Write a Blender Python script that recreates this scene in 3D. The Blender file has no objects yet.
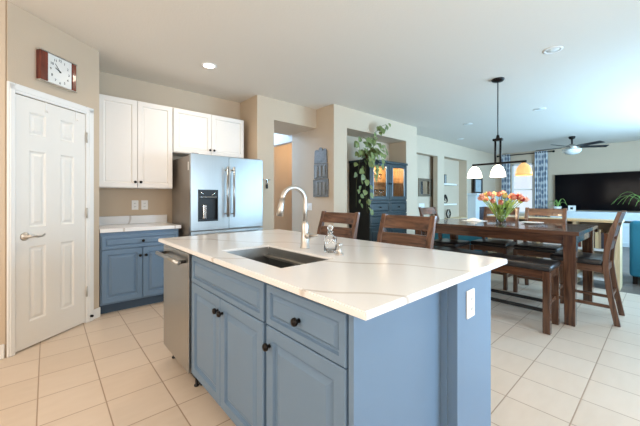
import bpy, bmesh, math, random
from mathutils import Vector, Matrix
R = math.radians
random.seed(7)
SC = bpy.context.scene
COL = SC.collection

# ------------------------------------------------------------------ camera
EYE = 1.215
cam_d = bpy.data.cameras.new('camera')
cam = bpy.data.objects.new('camera', cam_d)
COL.objects.link(cam)
cam.location = (0, 0, EYE)
cam.rotation_euler = (R(90), 0, R(48.4 - 90))
cam_d.sensor_width = 36.0
cam_d.lens = 308.0 / 640.0 * 36.0
cam_d.shift_y = -14.0 / 640.0
cam_d.clip_start = 0.02
SC.camera = cam

# ------------------------------------------------------------------ world, light, exposure
SC.view_settings.view_transform = 'Standard'
SC.view_settings.look = 'None'
SC.view_settings.gamma = 1.0
SC.view_settings.exposure = 0.0
w = bpy.data.worlds.new('sky'); SC.world = w; w.use_nodes = True
bg = w.node_tree.nodes['Background']
bg.inputs[0].default_value = (0.78, 0.89, 1.0, 1)
bg.inputs[1].default_value = 1.1


def area(name, loc, rot, sx, sy, power, col, spread=180):
    l = bpy.data.lights.new(name, 'AREA'); l.shape = 'RECTANGLE'
    l.size = sx; l.size_y = sy; l.energy = power; l.color = col; l.spread = R(spread)
    o = bpy.data.objects.new(name, l); COL.objects.link(o)
    o.location = loc; o.rotation_euler = rot
    return o


COOL = (0.42, 0.72, 1.0)
NEUT = (0.97, 0.97, 1.0)
# daylight through the windows of the right-hand wall (beside / behind the camera), tilted up to brighten the ceiling
area('daylight_patio', (2.35, -1.55, 1.15), (R(97), 0, 0), 1.4, 2.0, 90, (0.60, 0.81, 1.0))
area('daylight_slim', (4.78, -1.55, 1.3), (R(94), 0, 0), 0.40, 1.9, 60, COOL)
area('daylight_family', (7.6, -1.55, 1.5), (R(95), 0, 0), 3.5, 1.65, 470, COOL)
area('fill_kitchen', (-0.45, -1.55, 1.6), (R(112), 0, 0), 2.0, 1.4, 48, (1.0, 0.94, 0.86))  # added warm fill for the kitchen, from an unseen source
area('fill_side', (-2.85, 1.2, 1.55), (R(112), 0, R(-90)), 2.5, 1.45, 66, (1, 0.86, 0.70))  # added warm fill from behind the camera, source unseen
# stair hall behind the kitchen
area('daylight_stair', (2.85, 6.90, 3.05), (R(-75), 0, 0), 0.8, 0.8, 130, (0.42, 0.66, 1.0))


def point(name, loc, power, col, r=0.05):
    l = bpy.data.lights.new(name, 'POINT'); l.energy = power; l.color = col; l.shadow_soft_size = r
    o = bpy.data.objects.new(name, l); COL.objects.link(o); o.location = loc
    return o


def spot(name, loc, power, col, ang=150, r=0.06):
    l = bpy.data.lights.new(name, 'SPOT'); l.energy = power; l.color = col
    l.spot_size = R(ang); l.spot_blend = 0.9; l.shadow_soft_size = r
    o = bpy.data.objects.new(name, l); COL.objects.link(o); o.location = loc
    return o


WARM = (1.0, 0.80, 0.58)

# ------------------------------------------------------------------ helpers


def srgb(r, g, b):
    def c(v):
        v /= 255.0
        return v / 12.92 if v <= 0.04045 else ((v + 0.055) / 1.055) ** 2.4
    return (c(r), c(g), c(b), 1)


def mat(name, col, rough=0.5, metal=0.0, noise=0.0, nscale=30, bump=0.0, bscale=80, spec=0.5, coat=0.0,
        emit=None, estr=0, trans=0.0, ior=1.45, alpha=1.0, stretch=None):
    m = bpy.data.materials.new(name); m.use_nodes = True
    nt = m.node_tree; b = nt.nodes['Principled BSDF']
    b.inputs['Base Color'].default_value = col
    b.inputs['Roughness'].default_value = rough
    b.inputs['Metallic'].default_value = metal
    b.inputs['Specular IOR Level'].default_value = spec
    b.inputs['Coat Weight'].default_value = coat
    b.inputs['Transmission Weight'].default_value = trans
    b.inputs['IOR'].default_value = ior
    b.inputs['Alpha'].default_value = alpha
    if emit:
        b.inputs['Emission Color'].default_value = emit
        b.inputs['Emission Strength'].default_value = estr
    tc = nt.nodes.new('ShaderNodeTexCoord')
    mp = nt.nodes.new('ShaderNodeMapping')
    nt.links.new(tc.outputs['Object'], mp.inputs[0])
    if stretch:
        mp.inputs['Scale'].default_value = stretch
    n = nt.nodes.new('ShaderNodeTexNoise'); n.inputs['Scale'].default_value = nscale
    n.inputs['Detail'].default_value = 4
    nt.links.new(mp.outputs[0], n.inputs['Vector'])
    if noise > 0:
        mx = nt.nodes.new('ShaderNodeMix'); mx.data_type = 'RGBA'
        mx.inputs['A'].default_value = tuple(max(0, c * (1 - noise)) for c in col[:3]) + (1,)
        mx.inputs['B'].default_value = tuple(min(1, c * (1 + noise)) for c in col[:3]) + (1,)
        nt.links.new(n.outputs['Fac'], mx.inputs['Factor'])
        nt.links.new(mx.outputs['Result'], b.inputs['Base Color'])
    if bump > 0:
        n2 = nt.nodes.new('ShaderNodeTexNoise'); n2.inputs['Scale'].default_value = bscale
        nt.links.new(mp.outputs[0], n2.inputs['Vector'])
        bp = nt.nodes.new('ShaderNodeBump'); bp.inputs['Strength'].default_value = bump
        bp.inputs['Distance'].default_value = 0.01
        nt.links.new(n2.outputs['Fac'], bp.inputs['Height'])
        nt.links.new(bp.outputs[0], b.inputs['Normal'])
    return m


def wood(name, dark, light, axis, rough=0.32, coat=0.2):
    s = [28, 28, 28]; s[axis] = 2.2
    m = mat(name, dark, rough, coat=coat)
    nt = m.node_tree; b = nt.nodes['Principled BSDF']
    tc = nt.nodes.new('ShaderNodeTexCoord'); mp = nt.nodes.new('ShaderNodeMapping')
    mp.inputs['Scale'].default_value = s
    nt.links.new(tc.outputs['Object'], mp.inputs[0])
    n = nt.nodes.new('ShaderNodeTexNoise'); n.inputs['Scale'].default_value = 1.6
    n.inputs['Detail'].default_value = 6; n.inputs['Distortion'].default_value = 0.6
    nt.links.new(mp.outputs[0], n.inputs['Vector'])
    cr = nt.nodes.new('ShaderNodeValToRGB')
    cr.color_ramp.elements[0].position = 0.32; cr.color_ramp.elements[0].color = dark
    cr.color_ramp.elements[1].position = 0.68; cr.color_ramp.elements[1].color = light
    nt.links.new(n.outputs['Fac'], cr.inputs[0])
    nt.links.new(cr.outputs[0], b.inputs['Base Color'])
    return m


class MB:
    """collects shapes into one bmesh"""

    def __init__(s):
        s.bm = bmesh.new()

    def _merge(s, t, M=None, smooth=False, mi=0):
        if M is not None:
            bmesh.ops.transform(t, matrix=M, verts=t.verts)
        for f in t.faces:
            f.smooth = smooth; f.material_index = mi
        me = bpy.data.meshes.new('tmp'); t.to_mesh(me); t.free()
        s.bm.from_mesh(me); bpy.data.meshes.remove(me)

    def box(s, x0, x1, y0, y1, z0, z1, bev=0.0, seg=2, M=None, mi=0, smooth=False):
        t = bmesh.new(); bmesh.ops.create_cube(t, size=1)
        bmesh.ops.scale(t, vec=(x1 - x0, y1 - y0, z1 - z0), verts=t.verts)
        bmesh.ops.translate(t, vec=((x0 + x1) / 2, (y0 + y1) / 2, (z0 + z1) / 2), verts=t.verts)
        if bev > 0:
            bmesh.ops.bevel(t, geom=t.edges[:], offset=bev, segments=seg, affect='EDGES', profile=0.5)
        s._merge(t, M, smooth, mi); return s

    def prism(s, poly, axis, a0, a1, bev=0.0, mi=0, M=None):
        """extrude a 2D polygon along axis (0 x,1 y,2 z); poly in the other two axes in order"""
        t = bmesh.new()

        def p3(p, a):
            if axis == 0: return (a, p[0], p[1])
            if axis == 1: return (p[0], a, p[1])
            return (p[0], p[1], a)
        A = [t.verts.new(p3(p, a0)) for p in poly]; B = [t.verts.new(p3(p, a1)) for p in poly]
        n = len(poly)
        t.faces.new(A); t.faces.new(B[::-1])
        for i in range(n):
            t.faces.new((A[i], B[i], B[(i + 1) % n], A[(i + 1) % n]))
        bmesh.ops.recalc_face_normals(t, faces=t.faces)
        if bev > 0:
            bmesh.ops.bevel(t, geom=t.edges[:], offset=bev, segments=1, affect='EDGES')
        s._merge(t, M, False, mi); return s

    def tube(s, pts, rad, n=10, mi=0, cap=True, smooth=True):
        t = bmesh.new()
        P = [Vector(p) for p in pts]
        rr = rad if isinstance(rad, (list, tuple)) else [rad] * len(P)
        tang = []
        for i in range(len(P)):
            a = P[max(i - 1, 0)]; b = P[min(i + 1, len(P) - 1)]
            tang.append((b - a).normalized())
        up = Vector((0, 0, 1)) if abs(tang[0].z) < 0.9 else Vector((1, 0, 0))
        u = tang[0].cross(up).normalized()
        rings = []
        for i, p in enumerate(P):
            u = (u - tang[i] * u.dot(tang[i])).normalized()
            v = tang[i].cross(u)
            rings.append([t.verts.new(p + (u * math.cos(2 * math.pi * k / n) + v * math.sin(2 * math.pi * k / n)) * rr[i]) for k in range(n)])
        for i in range(len(P) - 1):
            for k in range(n):
                t.faces.new((rings[i][k], rings[i][(k + 1) % n], rings[i + 1][(k + 1) % n], rings[i + 1][k]))
        if cap:
            t.faces.new(rings[0][::-1]); t.faces.new(rings[-1])
        bmesh.ops.recalc_face_normals(t, faces=t.faces)
        s._merge(t, None, smooth, mi); return s

    def lathe(s, prof, c=(0, 0, 0), n=24, mi=0, M=None, smooth=True):
        """prof: list of (r, z)"""
        t = bmesh.new(); rings = []
        for r, z in prof:
            if r < 1e-5:
                rings.append([t.verts.new((0, 0, z))])
            else:
                rings.append([t.verts.new((r * math.cos(2 * math.pi * k / n), r * math.sin(2 * math.pi * k / n), z)) for k in range(n)])
        for a, b in zip(rings, rings[1:]):
            for k in range(n):
                if len(a) == 1 and len(b) == 1: continue
                if len(a) == 1: t.faces.new((a[0], b[k], b[(k + 1) % n]))
                elif len(b) == 1: t.faces.new((a[k], b[0], a[(k + 1) % n]))
                else: t.faces.new((a[k], b[k], b[(k + 1) % n], a[(k + 1) % n]))
        bmesh.ops.recalc_face_normals(t, faces=t.faces)
        MM = Matrix.Translation(c)
        if M is not None: MM = MM @ M
        s._merge(t, MM, smooth, mi); return s

    def panel(s, x0, x1, z0, z1, y, steps, thick=0.0, mi=0):
        """rectangular front facing -y made of concentric steps (inset, forward offset); closed at back by thick"""
        t = bmesh.new(); loops = []
        ring = [(0, 0, -thick)] if thick > 0 else []
        for ins, d in ring and [(0.0, -thick)] + list(steps) or list(steps):
            loops.append([t.verts.new((x, y - d, z)) for x, z in ((x0 + ins, z0 + ins), (x1 - ins, z0 + ins), (x1 - ins, z1 - ins), (x0 + ins, z1 - ins))])
        for a, b in zip(loops, loops[1:]):
            for k in range(4):
                t.faces.new((a[k], a[(k + 1) % 4], b[(k + 1) % 4], b[k]))
        t.faces.new(loops[-1])
        if thick > 0: t.faces.new(loops[0][::-1])
        s._merge(t, None, False, mi); return s

    def quad(s, a, b, c, d, mi=0):
        f = s.bm.faces.new([s.bm.verts.new(p) for p in (a, b, c, d)]); f.material_index = mi; return s

    def build(s, name, mats, parent=None, loc=None, rotz=0):
        me = bpy.data.meshes.new(name); s.bm.to_mesh(me); s.bm.free()
        for m in (mats if isinstance(mats, (list, tuple)) else [mats]): me.materials.append(m)
        o = bpy.data.objects.new(name, me); COL.objects.link(o)
        if parent is not None: o.parent = parent
        if loc is not None: o.location = loc
        o.rotation_euler = (0, 0, rotz)
        return o


def tag(o, label, cat, group=None, kind=None):
    o['label'] = label; o['category'] = cat
    if group: o['group'] = group
    if kind: o['kind'] = kind
    return o


def thing(name, label, cat, loc=(0, 0, 0), rotz=0, group=None):
    o = bpy.data.objects.new(name, None); COL.objects.link(o)
    o.empty_display_size = 0.1
    o.location = loc; o.rotation_euler = (0, 0, rotz)
    return tag(o, label, cat, group)


def struct(name, b, m, label=None, parent=None):
    o = b.build(name, m, parent)
    if parent is None: o['kind'] = 'structure'
    if label: o['label'] = label
    return o


def dup(root, loc, rotz, label, group=None):
    r = root.copy(); COL.objects.link(r); r.location = loc; r.rotation_euler = (0, 0, rotz)
    r['label'] = label
    if group: r['group'] = group
    for ch in list(root.children):
        c = ch.copy(); COL.objects.link(c); c.parent = r
        for g in ch.children:
            d = g.copy(); COL.objects.link(d); d.parent = c
    return r


# ------------------------------------------------------------------ materials
PAINT = mat('wall_paint', srgb(203, 184, 161), 0.85, bump=0.12, bscale=90, noise=0.02, nscale=3)
PAINT_HALL = mat('hall_paint', srgb(214, 212, 210), 0.85, bump=0.1, bscale=90)
PAINT_STAIR = mat('stair_paint', srgb(204, 182, 156), 0.85, bump=0.1, bscale=90)
CEIL = mat('ceiling_paint', srgb(226, 219, 208), 0.9, bump=0.15, bscale=60)
TRIMW = mat('white_trim_paint', srgb(240, 238, 234), 0.4, bump=0.02)
DOORW = mat('white_door_paint', srgb(238, 234, 227), 0.38, bump=0.03, bscale=50)
CABW = mat('white_cabinet_paint', srgb(232, 226, 219), 0.35, noise=0.01)
BLUE = mat('blue_cabinet_paint', srgb(106, 131, 156), 0.4, noise=0.02, nscale=8)
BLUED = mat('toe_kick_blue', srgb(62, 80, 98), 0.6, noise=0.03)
STEEL = mat('brushed_steel', (0.43, 0.43, 0.42, 1), 0.30, 1.0, noise=0.04, nscale=60, stretch=(1, 1, 0.02))
STEELS = mat('sink_steel', (0.27, 0.27, 0.26, 1), 0.38, 1.0, noise=0.08, nscale=50, stretch=(1, 0.05, 1))
NICKEL = mat('brushed_nickel', (0.58, 0.55, 0.51, 1), 0.36, 1.0, noise=0.02)
CHROME = mat('chrome', (0.75, 0.75, 0.74, 1), 0.12, 1.0, noise=0.02)
BLACKP = mat('black_plastic', srgb(20, 20, 22), 0.3, noise=0.05)
BRONZE = mat('dark_bronze', srgb(34, 30, 28), 0.35, 0.7, noise=0.1)
FRIDGE_SIDE = mat('fridge_side_grey', srgb(150, 142, 134), 0.45, 0.3, noise=0.03)
PLASTICW = mat('white_plastic', srgb(240, 238, 234), 0.35, noise=0.01)
SLOT = mat('slot_dark', srgb(70, 66, 62), 0.6, noise=0.05)
DK, LT = srgb(62, 40, 29), srgb(118, 82, 60)
WX, WY, WZ = (wood('chair_wood_%s' % a, DK, LT, i) for i, a in enumerate('xyz'))
TDK, TLT = srgb(54, 32, 21), srgb(98, 64, 43)
TX, TY, TZ = (wood('table_wood_%s' % a, TDK, TLT, i, 0.22, 0.5) for i, a in enumerate('xyz'))
LEATHER = mat('black_leather', srgb(34, 31, 31), 0.32, bump=0.08, bscale=120, coat=0.15)
TAN = wood('pine_tan', srgb(196, 166, 122), srgb(226, 200, 158), 1, 0.5, 0)
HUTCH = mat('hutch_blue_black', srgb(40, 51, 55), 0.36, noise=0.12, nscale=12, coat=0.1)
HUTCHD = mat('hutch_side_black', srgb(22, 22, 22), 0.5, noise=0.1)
GLASS = mat('clear_glass', (1, 1, 1, 1), 0.02, trans=1.0, ior=1.45)
TEAL = mat('teal_fabric', srgb(48, 128, 156), 0.85, noise=0.12, nscale=90, bump=0.2, bscale=300)
COPPER = mat('copper', (0.75, 0.38, 0.16, 1), 0.3, 1.0, noise=0.2, nscale=100)
MIRR = mat('mirror_silver', (0.9, 0.88, 0.84, 1), 0.03, 1.0)
FRAME = mat('pewter_frame', srgb(128, 116, 100), 0.4, 0.5, noise=0.2, nscale=60)
CLOCKW = wood('clock_mahogany', srgb(74, 26, 16), srgb(124, 52, 34), 2, 0.25, 0.5)
DIAL = mat('clock_dial', srgb(232, 232, 228), 0.25, noise=0.02)
INK = mat('black_ink', srgb(40, 38, 36), 0.5, noise=0.02)
LEAF = mat('pothos_leaf', srgb(116, 126, 74), 0.4, noise=0.5, nscale=11)
LEAF2 = mat('spider_leaf', srgb(150, 190, 104), 0.45, noise=0.3, nscale=14)
STEM = mat('green_stem', srgb(150, 176, 84), 0.5, noise=0.1)
POT = mat('terracotta_pot', srgb(90, 62, 48), 0.7, noise=0.1)
SCREEN = mat('tv_screen', srgb(9, 10, 14), 0.10, noise=0.05, spec=0.12)
OPAL = mat('opal_glass_lit', srgb(255, 244, 226), 0.3, emit=(1.0, 0.90, 0.74, 1), estr=3.2)
AMBER = mat('amber_glass_lit', srgb(230, 166, 92), 0.3, emit=(1.0, 0.58, 0.28, 1), estr=0.6)
LEDW = mat('downlight_lens_lit', (1, 1, 1, 1), 0.4, emit=(1.0, 0.95, 0.88, 1), estr=9)
FANGLASS = mat('fan_frosted_glass', srgb(226, 228, 224), 0.4, noise=0.02)
FANB = mat('fan_blade_dark', srgb(40, 40, 42), 0.4, noise=0.1)
ARTM = mat('pressed_tin_art', srgb(114, 114, 110), 0.5, 0.2, noise=0.6, nscale=30, bump=0.7, bscale=45)
STONEW = mat('white_lacquer', srgb(214, 222, 226), 0.35, noise=0.01)


def quartz():
    m = mat('white_quartz', srgb(234, 230, 226), 0.18, spec=0.5)
    nt = m.node_tree; b = nt.nodes['Principled BSDF']
    tc = nt.nodes.new('ShaderNodeTexCoord')
    mp = nt.nodes.new('ShaderNodeMapping'); mp.inputs['Rotation'].default_value = (0, 0, -0.55); mp.inputs['Location'].default_value = (0.36, 0.7, 0)
    nt.links.new(tc.outputs['Object'], mp.inputs[0])
    a = nt.nodes.new('ShaderNodeTexWave'); a.bands_direction = 'X'
    a.inputs['Scale'].default_value = 0.62; a.inputs['Distortion'].default_value = 5.5
    a.inputs['Detail'].default_value = 3; a.inputs['Detail Scale'].default_value = 0.9; a.inputs['Detail Roughness'].default_value = 0.55
    nt.links.new(mp.outputs[0], a.inputs['Vector'])
    cr = nt.nodes.new('ShaderNodeValToRGB')
    cr.color_ramp.elements[0].position = 0.9955; cr.color_ramp.elements[0].color = srgb(233, 232, 231)
    cr.color_ramp.elements[1].position = 1.0; cr.color_ramp.elements[1].color = srgb(200, 193, 186)
    nt.links.new(a.outputs['Fac'], cr.inputs[0]); nt.links.new(cr.outputs[0], b.inputs['Base Color'])
    return m


QUARTZ = quartz()


def tile_floor():
    m = mat('beige_floor_tile', srgb(214, 194, 172), 0.3)
    nt = m.node_tree; b = nt.nodes['Principled BSDF']; L = nt.links
    tc = nt.nodes.new('ShaderNodeTexCoord'); sx = nt.nodes.new('ShaderNodeSeparateXYZ')
    L.new(tc.outputs['Object'], sx.inputs[0])

    def mth(op, a, bb):
        n = nt.nodes.new('ShaderNodeMath'); n.operation = op
        for i, v in enumerate((a, bb)):
            if v is None: continue
            if isinstance(v, (int, float)): n.inputs[i].default_value = v
            else: L.new(v, n.inputs[i])
        return n.outputs[0]
    ds, ids = [], []
    for ax, off, size in ((0, -0.04, 0.3085), (1, 0.347, 0.3135)):
        q = mth('DIVIDE', mth('SUBTRACT', sx.outputs[ax], off), size)
        ids.append(mth('FLOOR', q, None))
        f = mth('FRACT', q, None)
        d = mth('MULTIPLY', mth('MINIMUM', f, mth('SUBTRACT', 1.0, f)), size)
        ds.append(d)
    dist = mth('MINIMUM', ds[0], ds[1])
    g = nt.nodes.new('ShaderNodeMapRange'); g.inputs['From Min'].default_value = 0.0022; g.inputs['From Max'].default_value = 0.0042
    L.new(dist, g.inputs['Value'])
    cb = nt.nodes.new('ShaderNodeCombineXYZ'); L.new(ids[0], cb.inputs[0]); L.new(ids[1], cb.inputs[1])
    wn = nt.nodes.new('ShaderNodeTexWhiteNoise'); L.new(cb.outputs[0], wn.inputs['Vector'])
    n = nt.nodes.new('ShaderNodeTexNoise'); n.inputs['Scale'].default_value = 6; n.inputs['Detail'].default_value = 6
    mp = nt.nodes.new('ShaderNodeMapping'); mp.inputs['Scale'].default_value = (1, 3, 1)
    L.new(tc.outputs['Object'], mp.inputs[0]); L.new(mp.outputs[0], n.inputs['Vector'])
    v = mth('ADD', mth('MULTIPLY', wn.outputs['Value'], 0.35), mth('MULTIPLY', n.outputs['Fac'], 0.65))
    c1 = nt.nodes.new('ShaderNodeMix'); c1.data_type = 'RGBA'
    c1.inputs['A'].default_value = srgb(205, 186, 166); c1.inputs['B'].default_value = srgb(221, 205, 188)
    L.new(v, c1.inputs['Factor'])
    c2 = nt.nodes.new('ShaderNodeMix'); c2.data_type = 'RGBA'
    c2.inputs['A'].default_value = srgb(166, 141, 118)
    L.new(c1.outputs['Result'], c2.inputs['B']); L.new(g.outputs[0], c2.inputs['Factor'])
    L.new(c2.outputs['Result'], b.inputs['Base Color'])
    bp = nt.nodes.new('ShaderNodeBump'); bp.inputs['Strength'].default_value = 0.4; bp.inputs['Distance'].default_value = 0.002
    L.new(g.outputs[0], bp.inputs['Height']); L.new(bp.outputs[0], b.inputs['Normal'])
    rm = nt.nodes.new('ShaderNodeMapRange'); rm.inputs['To Min'].default_value = 0.24; rm.inputs['To Max'].default_value = 0.42
    L.new(n.outputs['Fac'], rm.inputs['Value']); L.new(rm.outputs[0], b.inputs['Roughness'])
    return m


FLOOR_TILE = tile_floor()
FLOOR_WOOD = wood('grey_plank_floor', srgb(82, 72, 66), srgb(126, 114, 106), 1, 0.35, 0)


def curtain_mat():
    m = mat('ikat_curtain', srgb(190, 205, 222), 0.8)
    nt = m.node_tree; b = nt.nodes['Principled BSDF']; L = nt.links
    tc = nt.nodes.new('ShaderNodeTexCoord'); mp = nt.nodes.new('ShaderNodeMapping'); mp.inputs['Scale'].default_value = (1, 9, 4)
    L.new(tc.outputs['Object'], mp.inputs[0])
    v = nt.nodes.new('ShaderNodeTexVoronoi'); v.inputs['Scale'].default_value = 1.4; v.inputs['Randomness'].default_value = 0.35
    L.new(mp.outputs[0], v.inputs['Vector'])
    cr = nt.nodes.new('ShaderNodeValToRGB')
    cr.color_ramp.elements[0].position = 0.3; cr.color_ramp.elements[0].color = srgb(128, 142, 160)
    cr.color_ramp.elements[1].position = 0.52; cr.color_ramp.elements[1].color = srgb(224, 226, 228)
    L.new(v.outputs['Distance'], cr.inputs[0]); L.new(cr.outputs[0], b.inputs['Base Color'])
    return m


CURTAIN = curtain_mat()


def pane_mat():
    m = bpy.data.materials.new('window_glass'); m.use_nodes = True
    nt = m.node_tree
    for n in list(nt.nodes): nt.nodes.remove(n)
    o = nt.nodes.new('ShaderNodeOutputMaterial'); t = nt.nodes.new('ShaderNodeBsdfTransparent'); g = nt.nodes.new('ShaderNodeBsdfGlossy')
    g.inputs['Roughness'].default_value = 0.02
    mx = nt.nodes.new('ShaderNodeMixShader')
    mx.inputs[0].default_value = 0.05
    nt.links.new(t.outputs[0], mx.inputs[1]); nt.links.new(g.outputs[0], mx.inputs[2])
    nt.links.new(mx.outputs[0], o.inputs[0])
    return m


PANE = pane_mat()

# ------------------------------------------------------------------ the room
CH = 2.74


def wallbox(name, x0, x1, y0, y1, z0=0.0, z1=CH, m=PAINT):
    return struct(name, MB().box(x0, x1, y0, y1, z0, z1), m)


struct('floor', MB().box(-2.75, 5.62, -1.42, 7.1, -0.12, 0), FLOOR_TILE)
struct('floor_2', MB().box(5.62, 11.7, -1.42, 4.8, -0.12, 0), FLOOR_WOOD)
struct('ceiling', MB().box(-2.75, 11.7, -1.42, 4.77, CH, CH + 0.12), CEIL)
struct('ceiling_2', MB().box(2.2, 5.2, 4.77, 7.1, 3.7, 3.82), CEIL)

# left of the pantry door the wall runs off to the left
wallbox('wall_left', -2.62, -0.235, 3.36, 3.48)
DA = math.atan2(0.53, 0.631); DL = math.hypot(0.53, 0.631); D0 = (-0.225, 3.36, 0)
# diagonal pantry wall in its own frame (x along the wall, -y into the kitchen)
b = MB()
b.box(0.0, 0.040, 0, 0.11, 0, CH); b.box(0.666, DL, 0, 0.11, 0, CH); b.box(0.040, 0.666, 0, 0.11, 2.048, CH)
o = b.build('wall_diagonal', PAINT, loc=D0, rotz=DA); o['kind'] = 'structure'
o = MB().box(0.0, 0.80, 0.40, 0.44, 0, CH).build('wall_pantry', PAINT, loc=D0, rotz=DA); o['kind'] = 'structure'
wallbox('wall_stub', 0.27, 0.408, 3.905, 4.62)
wallbox('wall_back', 0.20, 2.30, 4.50, 4.62)
# pier right of the refrigerator and the hall opening
wallbox('wall_pier', 2.30, 2.589, 3.97, 4.65)
wallbox('wall_header', 2.589, 3.44, 3.97, 4.77, 2.42, CH)
b = MB()
b.box(3.44, 3.745, 3.54, 4.05, 0, CH); b.box(3.44, 3.56, 4.05, 4.665, 0, CH)
struct('wall_return', b, PAINT)
# hutch niche
b = MB(); b.box(3.745, 5.50, 3.96, 4.05, 0, CH); b.box(3.745, 5.50, 3.54, 3.96, 2.40, CH); b.box(5.50, 5.90, 3.54, 4.05, 0, CH)
struct('wall_niche', b, PAINT)
# far wall with passage opening and shelf niche
b = MB()
b.box(5.90, 6.28, 4.05, 4.15, 0, CH)
b.box(5.90, 6.28, 3.93, 4.05, 0, CH)
b.box(6.28, 7.55, 3.93, 4.05, 2.32, CH)
b.box(7.55, 7.90, 3.93, 4.05, 0, CH)
b.box(7.90, 9.29, 3.93, 4.16, 2.35, CH)
b.box(7.90, 9.29, 3.93, 4.16, 0, 0.66)
b.box(7.80, 9.41, 4.16, 4.26, 0, CH)
b.box(7.80, 7.90, 4.05, 4.16, 0, CH); b.box(6.28, 7.80, 4.05, 4.15, 2.5, CH)
b.box(9.29, 11.55, 3.93, 4.16, 0, CH)
struct('wall_family', b, PAINT)
b = MB(); b.box(5.78, 7.80, 4.15, 4.27, 0, CH)
struct('wall_passage', b, PAINT)
# stair hall beyond the opening
wallbox('wall_hall_left', 2.18, 2.30, 4.62, 7.02, 0, 3.7, PAINT_HALL)
b = MB(); b.box(3.44, 3.56, 4.665, 7.02, 2.30, 3.7); b.box(3.44, 3.56, 4.05, 4.665, CH + 0.12, 3.7); b.box(3.44, 3.56, 5.75, 7.02, 0, 2.30)
b.box(2.30, 3.44, 4.77, 4.80, CH + 0.12, 3.7)
struct('wall_hall_right', b, PAINT_HALL)
b = MB(); b.box(2.18, 2.58, 7.0, 7.12, 0, 3.7); b.box(3.38, 3.56, 7.0, 7.12, 0, 3.7); b.box(2.58, 3.38, 7.0, 7.12, 0, 2.65); b.box(2.58, 3.38, 7.0, 7.12, 3.45, 3.7)
struct('wall_hall_back', b, PAINT_HALL)
b = MB(); b.box(3.56, 5.1, 5.75, 5.85, 0, 2.6); b.box(5.0, 5.1, 4.52, 5.75, 0, 2.6); b.box(3.56, 5.0, 4.52, 4.62, 0, 2.6); b.box(3.56, 5.1, 4.52, 5.85, 2.6, 2.7)
struct('wall_stair_room', b, PAINT_STAIR)
struct('trim_4', MB().prism([(4.66, 0.55), (4.66, 0.80), (5.74, 1.95), (5.74, 1.70)], 0, 4.94, 4.998), wood('stair_stringer', srgb(150, 98, 52), srgb(184, 128, 74), 1, 0.5, 0))
# far wall with the television and the window
b = MB()
b.box(11.55, 11.67, -1.42, 2.80, 0, CH); b.box(11.55, 11.67, 3.42, 4.16, 0, CH)
b.box(11.55, 11.67, 2.80, 3.42, 0, 0.75); b.box(11.55, 11.67, 2.80, 3.42, 2.36, CH)
struct('wall_far', b, PAINT)
# window wall on the right (beside the camera) with its openings
b = MB()
for x0, x1 in ((-2.62, -1.5), (0.6, 1.6), (3.1, 4.55), (5.0, 5.8), (9.4, 11.67)): b.box(x0, x1, -1.42, -1.30, 0, CH)
for x0, x1, z0, z1 in ((-1.5, 0.6, 0.9, 2.4), (1.6, 3.1, 0.0, 2.2), (4.55, 5.0, 0.3, 2.3), (5.8, 9.4, 0.7, 2.4)):
    if z0 > 0: b.box(x0, x1, -1.42, -1.30, 0, z0)
    b.box(x0, x1, -1.42, -1.30, z1, CH)
struct('wall_right', b, PAINT)
b = MB()
b.box(-2.74, -2.62, -1.42, -0.1, 0, CH); b.box(-2.74, -2.62, 2.5, 3.48, 0, CH)
b.box(-2.74, -2.62, -0.1, 2.5, 0, 0.8); b.box(-2.74, -2.62, -0.1, 2.5, 2.3, CH)
struct('wall_behind', b, PAINT)


def window(n, x0, x1, z0, z1, y, vert, horiz):
    b = MB(); f = 0.05
    b.box(x0, x0 + f, y - 0.04, y + 0.04, z0, z1); b.box(x1 - f, x1, y - 0.04, y + 0.04, z0, z1)
    b.box(x0, x1, y - 0.04, y + 0.04, z0, z0 + f); b.box(x0, x1, y - 0.04, y + 0.04, z1 - f, z1)
    for v in vert: b.box(v - 0.03, v + 0.03, y - 0.03, y + 0.03, z0, z1)
    for h in horiz: b.box(x0, x1, y - 0.025, y + 0.025, h - 0.02, h + 0.02)
    o = b.build('window_%d' % n, TRIMW); o['kind'] = 'structure'
    g = MB().box(x0 + f, x1 - f, y - 0.004, y + 0.004, z0 + f, z1 - f).build('pane', PANE, o)
    return o


window(1, -1.5, 0.6, 0.9, 2.4, -1.37, (-0.45,), ())  # out-of-view window, added to let in the kitchen fill
window(2, 1.6, 3.1, 0.0, 2.2, -1.37, (2.35,), ())
window(7, 4.55, 5.0, 0.3, 2.3, -1.37, (), ())
window(3, 5.8, 9.4, 0.7, 2.4, -1.37, (7.0, 8.2), ())
o = window(4, 2.80, 3.42, 0.75, 2.36, 0, (), (1.52,)); o.rotation_euler = (0, 0, R(90)); o.location = (11.60, 0, 0)
o = window(5, -0.1, 2.5, 0.8, 2.3, 0, (1.2,), ()); o.rotation_euler = (0, 0, R(90)); o.location = (-2.68, 0, 0)  # unseen window in the wall behind, added for the side fill
window(6, 2.58, 3.38, 2.65, 3.45, 7.06, (2.98,), ())

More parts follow.
